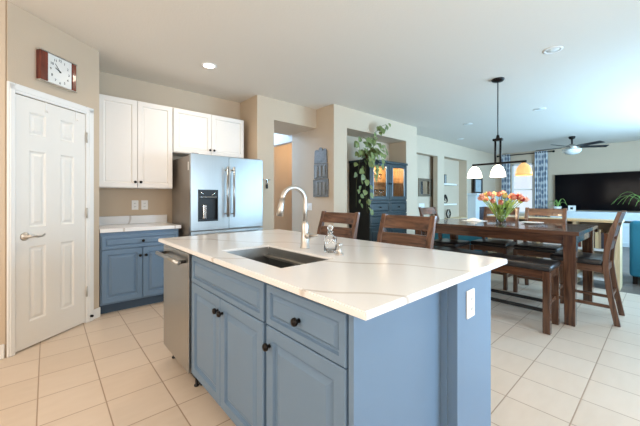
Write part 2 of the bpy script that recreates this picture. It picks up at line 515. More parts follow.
# baseboards
b = MB(); b.box(-2.62, -0.24, 3.345, 3.36, 0, 0.11, 0.004, 1); struct('baseboard_left', b, TRIMW)
o = MB().box(0.745, DL + 0.005, -0.014, 0, 0, 0.10, 0.004, 1).build('baseboard_diagonal', TRIMW, loc=D0, rotz=DA); o['kind'] = 'structure'
struct('baseboard_return', MB().box(3.426, 3.44, 3.54, 4.66, 0, 0.11, 0.004, 1), TRIMW)
b = MB(); b.box(3.43, 3.745, 3.526, 3.54, 0, 0.11, 0.004, 1); b.box(5.50, 5.90, 3.526, 3.54, 0, 0.11, 0.004, 1)
struct('baseboard_niche', b, TRIMW)
b = MB(); b.box(5.9, 6.28, 3.916, 3.93, 0, 0.11, 0.004, 1); b.box(7.55, 9.0, 3.916, 3.93, 0, 0.11, 0.004, 1); struct('baseboard_family', b, TRIMW)
struct('baseboard_far', MB().box(11.536, 11.55, -1.3, 3.9, 0, 0.11, 0.004, 1), TRIMW)

# pantry door casing (trim) and the six-panel door
b = MB()
cs = [(-0.008, 0.046, 0, 2.120), (0.662, 0.748, 0, 2.120), (0.046, 0.662, 2.046, 2.120)]
for x0, x1, z0, z1 in cs:
    b.box(x0, x1, -0.016, 0.0, z0, z1, 0.004, 1)
b.box(0.004, 0.040, -0.022, -0.016, 0, 2.108, 0.003, 1); b.box(0.690, 0.736, -0.022, -0.016, 0, 2.108, 0.003, 1); b.box(0.004, 0.736, -0.022, -0.016, 2.066, 2.108, 0.003, 1)
b.box(0.0405, 0.046, 0, 0.11, 0, 2.048); b.box(0.662, 0.6655, 0, 0.11, 0, 2.048)
o = b.build('trim_1', TRIMW, loc=D0, rotz=DA); o['kind'] = 'structure'
b = MB()
X = [0.050, 0.152, 0.284, 0.412, 0.542, 0.658]; Z = [0.012, 0.215, 0.825, 0.985, 1.612, 1.742, 1.925, 2.040]
yF = -0.006
for i in range(5):
    for j in range(7):
        if i in (1, 3) and j in (1, 3, 5):
            b.panel(X[i], X[i + 1], Z[j], Z[j + 1], yF, [(0, 0), (0.012, -0.011), (0.022, -0.011), (0.040, -0.003)])
        else:
            b.quad((X[i], yF, Z[j]), (X[i + 1], yF, Z[j]), (X[i + 1], yF, Z[j + 1]), (X[i], yF, Z[j + 1]))
b.box(X[0], X[-1], yF + 0.012, yF + 0.036, Z[0], Z[-1])
for x in (X[0], X[-1]): b.quad((x, yF, Z[0]), (x, yF + 0.012, Z[0]), (x, yF + 0.012, Z[-1]), (x, yF, Z[-1]))
for z in (Z[0], Z[-1]): b.quad((X[0], yF, z), (X[-1], yF, z), (X[-1], yF + 0.012, z), (X[0], yF + 0.012, z))
door = b.build('door_1', DOORW, loc=D0, rotz=DA); door['kind'] = 'structure'; door['label'] = 'white six-panel pantry door in the diagonal wall'
b = MB(); hz = 0.913
My = Matrix.Rotation(R(90), 4, 'X')
b.lathe([(0, 0), (0.034, 0), (0.034, 0.004), (0.026, 0.012), (0.014, 0.016), (0.012, 0.050), (0, 0.052)], (0.117, yF, hz), 20, M=My)
b.tube([(0.112, yF - 0.045, hz), (0.145, yF - 0.050, hz + 0.004), (0.18, yF - 0.052, hz - 0.006), (0.215, yF - 0.050, hz - 0.004), (0.236, yF - 0.048, hz + 0.008)], [0.012, 0.011, 0.009, 0.008, 0.006], 10)
b.build('door_handle', NICKEL, door)
for z in (1.815, 1.077, 0.31):
    b = MB(); b.box(0.655, 0.672, -0.0225, -0.0165, z - 0.045, z + 0.045, 0.001, 1); b.tube([(0.660, -0.024, z - 0.05), (0.660, -0.024, z + 0.05)], 0.006, 8)
    b.build('hinge', NICKEL, door)
b = MB()
for hx in (0.28, 0.56):
    b.box(hx - 0.006, hx + 0.006, yF - 0.006, yF - 0.0005, 1.955, 2.041); b.tube([(hx, yF - 0.006, 1.965), (hx, yF - 0.022, 1.955), (hx, yF - 0.026, 1.972)], 0.003, 6)
b.build('over_door_hook', TRIMW, door)
ds = thing('door_stop', 'small grey door stop on the white casing foot by the blue base cabinet', 'door stop', D0, DA)
MB().lathe([(0, 0), (0.012, 0), (0.012, 0.02), (0.008, 0.026), (0, 0.028)], (0.705, -0.022, 0.055), 12, M=My).build('bumper', BRONZE, ds)

# ------------------------------------------------------------------ cabinets
RAISED = [(0, 0.0), (0.004, 0.004), (0.050, 0.004), (0.055, -0.009), (0.064, -0.011), (0.088, 0.002)]
RAISEDS = [(0, 0.0), (0.003, 0.003), (0.028, 0.003), (0.032, -0.008), (0.038, -0.009), (0.052, 0.002)]
SHAKER = [(0, 0.0), (0.003, 0.003), (0.052, 0.003), (0.058, -0.008), (0.066, -0.009), (0.072, -0.006)]


def knob(parent, x, y, z, m=BRONZE, r=0.016):
    return MB().lathe([(0, 0), (r * 0.55, 0), (r * 0.42, 0.007), (r * 0.42, 0.013), (r * 0.95, 0.017), (r, 0.023), (r * 0.8, 0.030), (0, 0.033)], (x, y, z), 16, M=My).build('knob', m, parent)


def cab_front(name, parent, x0, x1, z0, z1, y, m, steps, kn=None, t=0.02):
    d = MB().panel(x0, x1, z0, z1, y - t, steps, thick=t).build(name, m, parent)
    if kn: knob(d, kn[0], y - t - 0.002, kn[1])
    return d


FR = R(-90)      # island units face -x: local x runs towards -Y, local -y is world -X
FX = 0.70        # cabinet box face; door fronts at 0.68

# sink cabinet  Y 1.982 .. 1.111
c = thing('sink_cabinet', 'blue island cabinet under the sink with wide false drawer front and two doors', 'cabinet', (FX, 1.982, 0), FR, 'island cabinets')
W = 0.871
b = MB(); b.box(0.0, W, 0.0, 0.02, 0.10, 0.888); b.box(0.0, 0.018, 0.02, 0.60, 0.10, 0.888); b.box(W - 0.018, W, 0.02, 0.60, 0.10, 0.888); b.box(0.018, W - 0.018, 0.58, 0.60, 0.10, 0.888); b.box(0.018, W - 0.018, 0.02, 0.58, 0.10, 0.12)
b.build('body', BLUE, c)
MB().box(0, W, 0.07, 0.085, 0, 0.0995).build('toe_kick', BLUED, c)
cab_front('drawer_front', c, 0.012, W - 0.010, 0.700, 0.864, 0, BLUE, RAISEDS)
cab_front('door', c, 0.012, 0.433, 0.130, 0.695, 0, BLUE, RAISED, (0.410, 0.628))
cab_front('door', c, 0.438, W - 0.010, 0.130, 0.695, 0, BLUE, RAISED, (0.466, 0.628))
# drawer cabinet Y 1.111 .. 0.64
c = thing('drawer_cabinet', 'blue island cabinet at the near corner with one drawer over one door', 'cabinet', (FX, 1.109, 0), FR, 'island cabinets')
W = 0.470
b = MB(); b.box(0.0, W, 0.0, 0.60, 0.10, 0.888); b.build('body', BLUE, c)
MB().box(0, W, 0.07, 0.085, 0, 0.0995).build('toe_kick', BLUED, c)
cab_front('drawer', c, 0.012, 0.462, 0.700, 0.864, 0, BLUE, RAISEDS, (0.232, 0.778))
cab_front('door', c, 0.012, 0.462, 0.130, 0.695, 0, BLUE, RAISED, (0.040, 0.620))
# end panel + pillar
c = thing('island_end_panel', 'flat blue panel closing the end of the island toward the window', 'panel', (0, 0, 0))
b = MB(); b.box(0.682, 1.214, 0.617, 0.638, 0.0, 0.888)
b.build('panel', BLUE, c)
c = thing('island_back_panel', 'blue panel along the stool side of the island under the counter', 'panel', (0, 0, 0))
MB().box(1.302, 1.32, 0.701, 2.56, 0.0, 0.888).build('panel', BLUE, c)
c = thing('island_pillar', 'square blue pillar under the counter overhang with the outlet on it', 'pillar', (0, 0, 0))
MB().box(1.216, 1.565, 0.550, 0.700, 0.0, 0.888, 0.002, 1).build('shaft', BLUE, c)
MB().box(1.206, 1.2155, 0.588, 0.6165, 0.0, 0.888).build('edge_strip', BLUE, c)
MB().box(1.50, 1.580, 0.538, 0.5495, 0.0, 0.055, 0.003, 1).box(1.566, 1.580, 0.5495, 0.70, 0, 0.055).build('base_shoe', TRIMW, c)
c = thing('island_outlet', 'white duplex outlet on the blue island pillar below the counter', 'outlet', (1.328, 0.5495, 0.778))
MB().box(-0.036, 0.036, -0.007, 0, -0.058, 0.058, 0.003, 2).build('cover_plate', PLASTICW, c)
for zc in (-0.021, 0.021):
    rp = MB().box(-0.017, 0.017, -0.0095, -0.0072, zc - 0.014, zc + 0.014, 0.003, 2).build('receptacle', PLASTICW, c)
    MB().box(-0.008, -0.005, -0.0102, -0.0097, zc - 0.006, zc + 0.006).box(0.005, 0.008, -0.0102, -0.0097, zc - 0.006, zc + 0.006).build('slots', SLOT, rp)

# dishwasher  Y 2.545..1.987
c = thing('dishwasher', 'stainless steel dishwasher with bar handle at the far end of the island', 'dishwasher', (FX, 2.545, 0), FR)
W = 0.553
MB().box(0.005, W - 0.003, -0.035, 0.0, 0.115, 0.870, 0.004, 2).build('door', STEEL, c)
MB().box(0.0, W, 0.001, 0.57, 0.11, 0.872).build('tub', BLACKP, c)
MB().box(0.02, W - 0.02, 0.05, 0.07, 0, 0.11).build('toe_kick', BLACKP, c)
h = MB().tube([(0.03, -0.085, 0.815), (W - 0.03, -0.085, 0.815)], 0.014, 14).build('handle', STEEL, c)
for x in (0.055, W - 0.055): MB().tube([(x, -0.036, 0.815), (x, -0.085, 0.815)], 0.011, 10).build('handle_mount', BLACKP, h)
for x in (0.04, W - 0.04): MB().lathe([(0, 0), (0.016, 0), (0.016, 0.008), (0.008, 0.012), (0.008, 0.11), (0, 0.11)], (x, 0.03, 0.001), 10).build('foot', BLACKP, c)

# island countertop with a real sink cut-out
c_top = bmesh.new()
x0, x1, y0, y1 = 0.636, 1.735, 0.532, 2.575
sx0, sx1, sy0, sy1 = 0.766, 1.085, 1.118, 1.730
zt, zb = 0.914, 0.8885


def ring_top(bm, z):
    xs = [x0, sx0, sx1, x1]; ys = [y0, sy0, sy1, y1]
    return [[bm.verts.new((x, y, z)) for y in ys] for x in xs]


T = ring_top(c_top, zt); B = ring_top(c_top, zb)
for i in range(3):
    for j in range(3):
        if i == 1 and j == 1: continue
        c_top.faces.new((T[i][j], T[i + 1][j], T[i + 1][j + 1], T[i][j + 1]))
        c_top.faces.new((B[i][j], B[i][j + 1], B[i + 1][j + 1], B[i + 1][j]))
outer = [(0, 0), (1, 0), (2, 0), (3, 0), (3, 1), (3, 2), (3, 3), (2, 3), (1, 3), (0, 3), (0, 2), (0, 1)]
for (a, b_), (c_, d_) in zip(outer, outer[1:] + outer[:1]):
    c_top.faces.new((T[a][b_], B[a][b_], B[c_][d_], T[c_][d_]))
inner = [(1, 1), (1, 2), (2, 2), (2, 1)]
for (a, b_), (c_, d_) in zip(inner, inner[1:] + inner[:1]):
    c_top.faces.new((T[a][b_], B[a][b_], B[c_][d_], T[c_][d_]))
bmesh.ops.recalc_face_normals(c_top, faces=c_top.faces)
es = [e for e in c_top.edges if len(e.link_faces) == 2 and e.calc_face_angle(0) > 0.5]
bmesh.ops.bevel(c_top, geom=es, offset=0.004, segments=2, affect='EDGES')
m_ = MB(); m_.bm.free(); m_.bm = c_top
tag(m_.build('island_countertop', QUARTZ), 'large white quartz island countertop with faint grey veins around the sink', 'countertop')

# sink: two bowls with ledge
c = thing('kitchen_sink', 'undermount stainless double sink set into the white island countertop', 'sink', (0, 0, 0.876))
b = MB()


def bowl(b, x0, x1, y0, y1, d):
    t = bmesh.new(); L = []
    for ins, z in ((0.0, 0.027), (0.004, -0.03), (0.006, -d + 0.03), (0.03, -d)):
        r = max(0.02, ins); L.append([t.verts.new(p) for p in ((x0 + ins, y0 + ins, z), (x1 - ins, y0 + ins, z), (x1 - ins, y1 - ins, z), (x0 + ins, y1 - ins, z))])
    for a, bb in zip(L, L[1:]):
        for k in range(4): t.faces.new((a[k], bb[k], bb[(k + 1) % 4], a[(k + 1) % 4]))
    t.faces.new(L[-1])
    b._merge(t)


bowl(b, sx0 + 0.0012, sx1 - 0.0012, sy0 + 0.0012, sy1 - 0.0012, 0.21)
b.build('basin', STEELS, c)
MB().box(sx1 - 0.034, sx1 - 0.006, sy0 + 0.008, sy1 - 0.008, -0.034, -0.022).box(sx0 + 0.006, sx0 + 0.018, sy0 + 0.002, sy1 - 0.002, -0.034, -0.022).build('ledge', NICKEL, c)
MB().box(sx0 + 0.019, sx1 - 0.035, 1.300, 1.318, -0.20, -0.028, 0.006, 2).build('divider', STEELS, c)
b = MB().lathe([(0, 0), (0.045, 0), (0.045, 0.004), (0.03, 0.006), (0.028, 0.002), (0, 0.002)], (0.92, 1.5, -0.209), 20)
b.build('drain', CHROME, c)
b = MB().lathe([(0, 0), (0.012, 0.0), (0.020, 0.006), (0.021, 0.014), (0.014, 0.022), (0, 0.024)], (1.070, 1.235, 0.876 - 0.0215), 14)
tag(b.build('copper_scrubber', COPPER), 'small copper scrubber resting on the sink ledge near the faucet', 'scrubber')

# faucet
c = thing('kitchen_faucet', 'tall brushed nickel gooseneck faucet behind the island sink', 'faucet', (1.187, 1.476, 0.914))
MB().lathe([(0, 0), (0.030, 0), (0.030, 0.006), (0.026, 0.010), (0.022, 0.10), (0.024, 0.14), (0.019, 0.155), (0.015, 0.165), (0, 0.165)], n=20).build('base', NICKEL, c)
pts = [(0, 0, 0.15), (0, 0, 0.24)]
for k in range(0, 13):
    a = math.pi * k / 12 * 0.95
    pts.append((-0.085 + 0.085 * math.cos(a), 0, 0.285 + 0.085 * math.sin(a)))
e = Vector(pts[-1]); dvec = Vector((-0.10, 0, -0.55)).normalized()
MB().tube(pts, 0.0135, 12).build('neck', NICKEL, c)
MB().tube([tuple(e), tuple(e + dvec * 0.03), tuple(e + dvec * 0.05), tuple(e + dvec * 0.098)], [0.0145, 0.0155, 0.017, 0.021], 14).build('spray_head', NICKEL, c)
MB().tube([(0, -0.015, 0.075), (0, -0.045, 0.078)], 0.017, 12).tube([(0, -0.045, 0.078), (0.012, -0.085, 0.084), (0.02, -0.105, 0.086)], [0.010, 0.008, 0.006], 10).build('lever', NICKEL, c)

# glass soap bottle + chrome air gap
c = thing('glass_soap_bottle', 'clear glass bottle with a stopper next to the faucet on the island', 'bottle', (1.208, 1.272, 0.9145))
MB().lathe([(0, 0), (0.033, 0), (0.037, 0.005), (0.037, 0.070), (0.034, 0.085), (0.016, 0.098), (0.014, 0.112), (0.018, 0.116), (0.018, 0.119), (0.010, 0.119), (0.010, 0.10), (0.030, 0.083), (0.033, 0.07), (0.033, 0.008), (0, 0.006)], n=24).build('glass_body', GLASS, c)
MB().lathe([(0, 0.100), (0.009, 0.104), (0.009, 0.121), (0.016, 0.130), (0.018, 0.140), (0.012, 0.152), (0, 0.155)], n=16).build('stopper', GLASS, c)
c = thing('sink_air_gap', 'small chrome dispenser with a button beside the glass bottle on the island', 'dispenser', (1.180, 1.172, 0.9142))
MB().lathe([(0, 0), (0.022, 0), (0.022, 0.004), (0.011, 0.008), (0.009, 0.045), (0.016, 0.052), (0.016, 0.062), (0, 0.066)], n=18).build('body', NICKEL, c)
MB().tube([(0, 0, 0.057), (-0.02, -0.02, 0.060), (-0.035, -0.03, 0.056)], [0.006, 0.006, 0.005], 8).build('nozzle', CHROME, c)

# left base cabinet
c = thing('base_cabinet', 'blue base cabinet with a drawer and two doors between pantry wall and refrigerator', 'cabinet', (0.415, 3.915, 0), 0)
W = 0.775
MB().box(0, W, 0, 0.575, 0.10, 0.862).build('body', BLUE, c)
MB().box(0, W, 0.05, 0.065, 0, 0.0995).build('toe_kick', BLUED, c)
cab_front('drawer', c, 0.012, W - 0.012, 0.682, 0.825, 0, BLUE, RAISEDS, (W / 2 + 0.005, 0.752))
cab_front('door', c, 0.012, 0.388, 0.120, 0.676, 0, BLUE, RAISED, (0.362, 0.590))
cab_front('door', c, 0.393, W - 0.012, 0.120, 0.676, 0, BLUE, RAISED, (0.420, 0.590))
c = thing('side_countertop', 'short white veined countertop with low backsplash beside the refrigerator', 'countertop', (0, 0, 0))
MB().box(0.412, 1.215, 3.885, 4.495, 0.8625, 0.902, 0.003, 2).build('slab', QUARTZ, c)
MB().box(0.412, 1.215, 4.470, 4.495, 0.9025, 1.005, 0.002, 1).build('backsplash', QUARTZ, c)

# upper cabinets
c = thing('upper_cabinet', 'tall pair of white wall cabinet doors over the short counter', 'cabinet', (0.412, 4.170, 0), 0, 'white wall cabinets')
W = 0.782
MB().box(0, W, 0, 0.325, 1.345, 2.38).build('body', CABW, c)
cab_front('door', c, 0.010, W / 2 - 0.002, 1.352, 2.372, 0, CABW, SHAKER, (W / 2 - 0.026, 1.415))
cab_front('door', c, W / 2 + 0.002, W - 0.004, 1.352, 2.372, 0, CABW, SHAKER, (W / 2 + 0.032, 1.415))
c = thing('upper_cabinet', 'short pair of white wall cabinet doors above the refrigerator', 'cabinet', (1.198, 4.170, 0), 0, 'white wall cabinets')
W = 0.990
MB().box(0, W, 0, 0.325, 1.810, 2.38).build('body', CABW, c)
cab_front('door', c, 0.004, W / 2 - 0.002, 1.817, 2.372, 0, CABW, SHAKER, (W / 2 - 0.026, 1.88))
cab_front('door', c, W / 2 + 0.002, W - 0.010, 1.817, 2.372, 0, CABW, SHAKER, (W / 2 + 0.032, 1.88))

for x, lab in ((0.843, 'left of the two white outlets on the wall above the short counter'), (0.950, 'right of the two white outlets on the wall, nearer the refrigerator')):
    c = thing('wall_outlet', lab, 'outlet', (x, 4.4995, 1.138), 0, 'backsplash outlets')
    MB().box(-0.038, 0.038, -0.007, 0, -0.060, 0.060, 0.003, 2).build('cover_plate', PLASTICW, c)
    for zc in (-0.021, 0.021):
        rp = MB().box(-0.017, 0.017, -0.0095, -0.0072, zc - 0.014, zc + 0.014, 0.003, 2).build('receptacle', PLASTICW, c)
        MB().box(-0.008, -0.005, -0.0102, -0.0097, zc - 0.006, zc + 0.006).box(0.005, 0.008, -0.0102, -0.0097, zc - 0.006, zc + 0.006).build('slots', SLOT, rp)

# refrigerator
c = thing('refrigerator', 'stainless steel french door refrigerator with black water dispenser', 'refrigerator', (1.262, 3.70, 0), 0)
W = 0.968; S = 0.474
MB().box(0.004, W - 0.004, 0.055, 0.72, 0.03, 1.735, 0.004, 1).build('body', FRIDGE_SIDE, c)
# left door with a recessed dispenser opening
dx0, dx1, dz0, dz1 = 0.084, 0.330, 0.945, 1.328
b = MB()
b.box(0, dx0, 0, 0.05, 0.842, 1.75, 0.0); b.box(dx1, S - 0.002, 0, 0.05, 0.842, 1.75); b.box(dx0, dx1, 0, 0.05, dz1, 1.75); b.box(dx0, dx1, 0, 0.05, 0.842, dz0)
bmesh.ops.remove_doubles(b.bm, verts=b.bm.verts, dist=1e-4)
dl = b.build('door', STEEL, c)
dr = MB().box(S + 0.003, W, 0, 0.05, 0.842, 1.75, 0.004, 2).build('door', STEEL, c)
b = MB(); b.box(dx0, dx1, 0.045, 0.0495, dz0, dz1); b.box(dx0, dx0 + 0.008, -0.004, 0.045, dz0, dz1); b.box(dx1 - 0.008, dx1, -0.004, 0.045, dz0, dz1)
b.box(dx0 + 0.008, dx1 - 0.008, -0.004, 0.045, dz0, dz0 + 0.02); b.box(dx0 + 0.008, dx1 - 0.008, -0.004, 0.045, dz1 - 0.105, dz1)
dp = b.build('dispenser', BLACKP, dl)
b = MB(); b.box(dx0 + 0.07, dx0 + 0.11, 0.012, 0.044, dz0 + 0.03, dz0 + 0.20, 0.004, 1); b.box(dx0 + 0.02, dx1 - 0.02, -0.006, -0.0041, dz1 - 0.092, dz1 - 0.086)
b.tube([(dx0 + 0.03, -0.005, dz1 - 0.03), (dx0 + 0.07, -0.005, dz1 - 0.06)], 0.004, 6).tube([(dx1 - 0.03, -0.005, dz1 - 0.03), (dx1 - 0.08, -0.005, dz1 - 0.07)], 0.004, 6)
b.build('dispenser_trim', CHROME, dl)
for d, x in ((dl, S - 0.042), (dr, S + 0.045)):
    b = MB().tube([(x, -0.055, 0.99), (x, -0.055, 1.62)], 0.013, 12)
    for z in (1.03, 1.58): b.tube([(x, -0.0005, z), (x, -0.055, z)], 0.010, 8)
    b.build('handle', STEEL, d)
for z0, z1, hz_ in ((0.44, 0.828, 0.785), (0.07, 0.43, 0.385)):
    d = MB().box(0, W, 0, 0.05, z0, z1, 0.004, 2).build('freezer_drawer', STEEL, c)
    b = MB().tube([(0.06, -0.055, hz_), (W - 0.06, -0.055, hz_)], 0.013, 12)
    for x in (0.1, W - 0.1): b.tube([(x, -0.0005, hz_), (x, -0.055, hz_)], 0.010, 8)
    b.build('handle', STEEL, d)
MB().box(0.02, W - 0.02, 0.04, 0.70, 0.0, 0.028).build('foot_grille', BLACKP, c)
MB().box(0.001, 0.0035, 0.075, 0.105, 1.56, 1.66).build('side_label', PLASTICW, c)
for xa in (0.03, W - 0.10): MB().box(xa, xa + 0.07, 0.02, 0.12, 1.752, 1.764, 0.003, 1).build('hinge_cover', FRIDGE_SIDE, c)

# wall bottle opener by the opening
c = thing('wall_hook', 'small metal hook with a hanging opener on the pier by the refrigerator', 'hook', (2.455, 3.9695, 1.47))
b = MB().tube([(-0.045, -0.012, 0.03), (0.045, -0.012, 0.03)], 0.008, 8); b.box(-0.012, 0.012, -0.012, 0, -0.01, 0.045, 0.003, 1)
for x in (-0.045, 0.045): b.lathe([(0, -0.012), (0.012, -0.006), (0.012, 0.006), (0, 0.012)], (x, -0.012, 0.034), 10)
b.build('bracket', CHROME, c)
MB().tube([(0, -0.014, 0.02), (0, -0.018, -0.04)], 0.004, 6).box(-0.016, 0.016, -0.022, -0.012, -0.10, -0.035, 0.004, 2).build('opener', BRONZE, c)

# clock on the diagonal wall
c = thing('wall_clock', 'square wall clock with mahogany sides and chrome bars above the pantry door', 'clock', D0, DA)
k0, k1, kz0, kz1 = 0.206, 0.530, 2.205, 2.475
MB().box(k0, k0 + 0.065, -0.045, -0.001, kz0 + 0.014, kz1 - 0.014, 0.004, 2).build('side_panel', CLOCKW, c)
MB().box(k1 - 0.040, k1, -0.045, -0.001, kz0 + 0.014, kz1 - 0.014, 0.004, 2).build('side_panel', CLOCKW, c)
MB().box(k0 - 0.006, k1 + 0.006, -0.050, -0.001, kz0, kz0 + 0.0135, 0.003, 1).build('bar', CHROME, c)
MB().box(k0 - 0.006, k1 + 0.006, -0.050, -0.001, kz1 - 0.0135, kz1, 0.003, 1).build('bar', CHROME, c)
dial = MB().box(k0 + 0.066, k1 - 0.041, -0.036, -0.001, kz0 + 0.014, kz1 - 0.014).build('dial', DIAL, c)
cx, cz = (k0 + k1 + 0.025) / 2, (kz0 + kz1) / 2
cu_bm = MB()
for hnum in range(1, 13):
    fc = bpy.data.curves.new('numeral', 'FONT'); fc.body = str(hnum); fc.size = 0.030; fc.align_x = 'CENTER'; fc.align_y = 'CENTER'; fc.extrude = 0.0008
    fo = bpy.data.objects.new('numeral_tmp', fc); COL.objects.link(fo)
    bpy.context.view_layer.update()
    me = bpy.data.meshes.new_from_object(fo.evaluated_get(bpy.context.evaluated_depsgraph_get()))
    a = R(90 - 30 * hnum)
    t = bmesh.new(); t.from_mesh(me)
    bmesh.ops.transform(t, matrix=Matrix.Translation((cx + 0.082 * math.cos(a), -0.037, cz + 0.098 * math.sin(a))) @ Matrix.Rotation(R(90), 4, 'X'), verts=t.verts)
    cu_bm._merge(t)
    bpy.data.objects.remove(fo); bpy.data.curves.remove(fc); bpy.data.meshes.remove(me)
cu_bm.build('numerals', INK, dial)
b = MB()
for ang, ln, wd in ((R(128), 0.072, 0.004), (R(152), 0.048, 0.006)):
    Mh = Matrix.Translation((cx, -0.0395, cz)) @ Matrix.Rotation(-ang, 4, 'Y')
    b.box(-0.01, ln, -0.001, 0.001, -wd / 2, wd / 2, M=Mh)
b.lathe([(0, 0), (0.007, 0), (0.007, 0.003), (0, 0.003)], (cx, -0.038, cz), 12, M=My)
b.build('hands', INK, dial)

# ------------------------------------------------------------------ seating
RAIL_Z = ((0.985, 1.085), (0.845, 0.950), (0.715, 0.800))


def rear_y(z):
    P = [(0, 0.290), (0.30, 0.235), (0.55, 0.205), (0.70, 0.212), (0.90, 0.250), (1.09, 0.310)]
    for (a, ya), (b_, yb) in zip(P, P[1:]):
        if z <= b_: return ya + (yb - ya) * (z - a) / (b_ - a)
    return P[-1][1]


def make_chair(label, loc, rz, group):
    t = thing('dining_chair', label, 'chair', loc, rz, group)
    hw = 0.235
    for sgn in (-1, 1):
        x = sgn * (hw - 0.022)
        MB().box(x - 0.022, x + 0.022, -0.225, -0.181, 0, 0.560, 0.003, 1).build('leg', WZ, t)
        zs = [0, 0.15, 0.30, 0.42, 0.55, 0.63, 0.72, 0.82, 0.92, 1.02, 1.095]
        poly = [(rear_y(z) - (0.020 if z < 0.95 else 0.016), z) for z in zs] + [(rear_y(z) + (0.026 if z < 0.95 else 0.016), z) for z in reversed(zs)]
        MB().prism(poly, 0, x - 0.021, x + 0.021, 0.003).build('leg', WZ, t)
    MB().box(-hw + 0.045, hw - 0.045, -0.220, -0.196, 0.495, 0.560).build('seat_apron', WX, t)
    MB().box(-hw + 0.045, hw - 0.045, 0.196, 0.218, 0.495, 0.560).build('seat_apron', WX, t)
    for sgn in (-1, 1): MB().box(sgn * (hw - 0.022) - 0.012, sgn * (hw - 0.022) + 0.012, -0.1805, 0.186, 0.495, 0.560).build('seat_apron', WY, t)
    b = MB().box(-hw, hw, -0.238, 0.188, 0.5605, 0.618, 0.024, 4, smooth=True)
    b.build('seat_cushion', LEATHER, t)
    for z0, z1 in RAIL_Z:
        b = MB(); n = 8; t2 = bmesh.new(); rows = []
        for i in range(n + 1):
            x = -hw + 0.0435 + (2 * hw - 0.087) * i / n
            bow = 0.018 * (1 - (2 * i / n - 1) ** 2)
            rows.append([t2.verts.new((x, rear_y(z) + bow + dy, z)) for z, dy in ((z0, -0.011), (z1, -0.011), (z1, 0.011), (z0, 0.011))])
        for a, c2 in zip(rows, rows[1:]):
            for k in range(4): t2.faces.new((a[k], c2[k], c2[(k + 1) % 4], a[(k + 1) % 4]))
        t2.faces.new(rows[0]); t2.faces.new(rows[-1][::-1])
        bmesh.ops.recalc_face_normals(t2, faces=t2.faces)
        b._merge(t2); b.build('back_rail', WX, t)
    for sgn in (-1, 1):
        x = sgn * (hw - 0.022)
        MB().box(x - 0.009, x + 0.009, -0.1808, rear_y(0.17) - 0.020, 0.155, 0.185).build('stretcher', WY, t)
    MB().box(-hw + 0.0445, hw - 0.0445, -0.213, -0.195, 0.195, 0.225).build('stretcher', WX, t)
    MB().box(-hw + 0.0435, hw - 0.0435, rear_y(0.26) - 0.008, rear_y(0.26) + 0.010, 0.245, 0.275).build('stretcher', WX, t)
    return t


GI = 'ladder-back stools behind the island'
GT = 'ladder-back chairs around the dining table'
ch = make_chair('brown ladder-back stool tucked under the island, second from the refrigerator', (1.775, 1.330, 0), FR, GI)
dup(ch, (1.790, 2.060, 0), FR + R(3), 'brown ladder-back stool tucked under the island directly beyond the glass bottle', GI)
dup(ch, (4.29, 0.605, 0), R(180), 'dark brown chair at the near end of the dining table seen from the side', GT)
dup(ch, (4.31, 2.10, 0), R(0), 'brown chair at the head of the dining table toward the dark hutch', GT)
dup(ch, (4.785, 1.645, 0), FR, 'brown chair across the dining table directly behind the tulips', GT)
dup(ch, (4.785, 1.100, 0), FR, 'brown chair across the dining table in front of the bookcase bins', GT)

# dining table
t = thing('dining_table', 'long dark brown counter-height wooden dining table', 'table', (0, 0, 0))
tx0, tx1, ty0, ty1 = 3.715, 4.875, 0.545, 2.30
b = MB()
for i in range(5):
    xa = tx0 + (tx1 - tx0) * i / 5; xb = tx0 + (tx1 - tx0) * (i + 1) / 5
    b.box(xa, xb - 0.001, ty0, ty1, 0.866, 0.905, 0.002, 1)
b.build('tabletop', TY, t)
for xa in (tx0 + 0.045, tx1 - 0.068): MB().box(xa, xa + 0.023, ty0 + 0.13, ty1 - 0.13, 0.775, 0.8655).build('apron', TY, t)
for ya in (ty0 + 0.045, ty1 - 0.068): MB().box(tx0 + 0.13, tx1 - 0.13, ya, ya + 0.023, 0.775, 0.8655).build('apron', TX, t)
for xa in (tx0 + 0.025, tx1 - 0.125):
    for ya in (ty0 + 0.025, ty1 - 0.125):
        t3 = bmesh.new(); bmesh.ops.create_cube(t3, size=1)
        for v in t3.verts:
            sc = 0.100 if v.co.z > 0 else 0.082
            v.co = Vector((xa + 0.05 + v.co.x * sc, ya + 0.05 + v.co.y * sc, 0.0 if v.co.z < 0 else 0.8655))
        bmesh.ops.bevel(t3, geom=t3.edges[:], offset=0.003, segments=1, affect='EDGES')
        m2 = MB(); m2._merge(t3); m2.build('leg', TZ, t)

# bench
t = thing('dining_bench', 'dark wooden dining bench with black padded seat along the table', 'bench', (0, 0, 0))
bx0, bx1, by0, by1 = 3.355, 3.735, 0.690, 2.060
MB().box(bx0 - 0.008, bx1 + 0.008, by0 - 0.008, by1 + 0.008, 0.562, 0.618, 0.024, 4, smooth=True).build('seat_cushion', LEATHER, t)
for xa in (bx0 + 0.008, bx1 - 0.03): MB().box(xa, xa + 0.022, by0 + 0.06, by1 - 0.06, 0.49, 0.5615).build('apron', TY, t)
for ya in (by0 + 0.008, by1 - 0.03): MB().box(bx0 + 0.06, bx1 - 0.06, ya, ya + 0.022, 0.49, 0.5615).build('apron', TX, t)
for xa in (bx0, bx1 - 0.058):
    for ya in (by0, by1 - 0.058):
        MB().box(xa, xa + 0.058, ya, ya + 0.058, 0, 0.5615, 0.003, 1).build('leg', TZ, t)
for xa in (bx0 + 0.02, bx1 - 0.04):
    MB().box(xa, xa + 0.02, by0 + 0.0585, by1 - 0.0585, 0.185, 0.215).build('stretcher', HUTCHD, t)
for ya in (by0 + 0.02, by1 - 0.04):
    MB().box(bx0 + 0.0585, bx1 - 0.0585, ya, ya + 0.02, 0.25, 0.28).build('stretcher', WX, t)

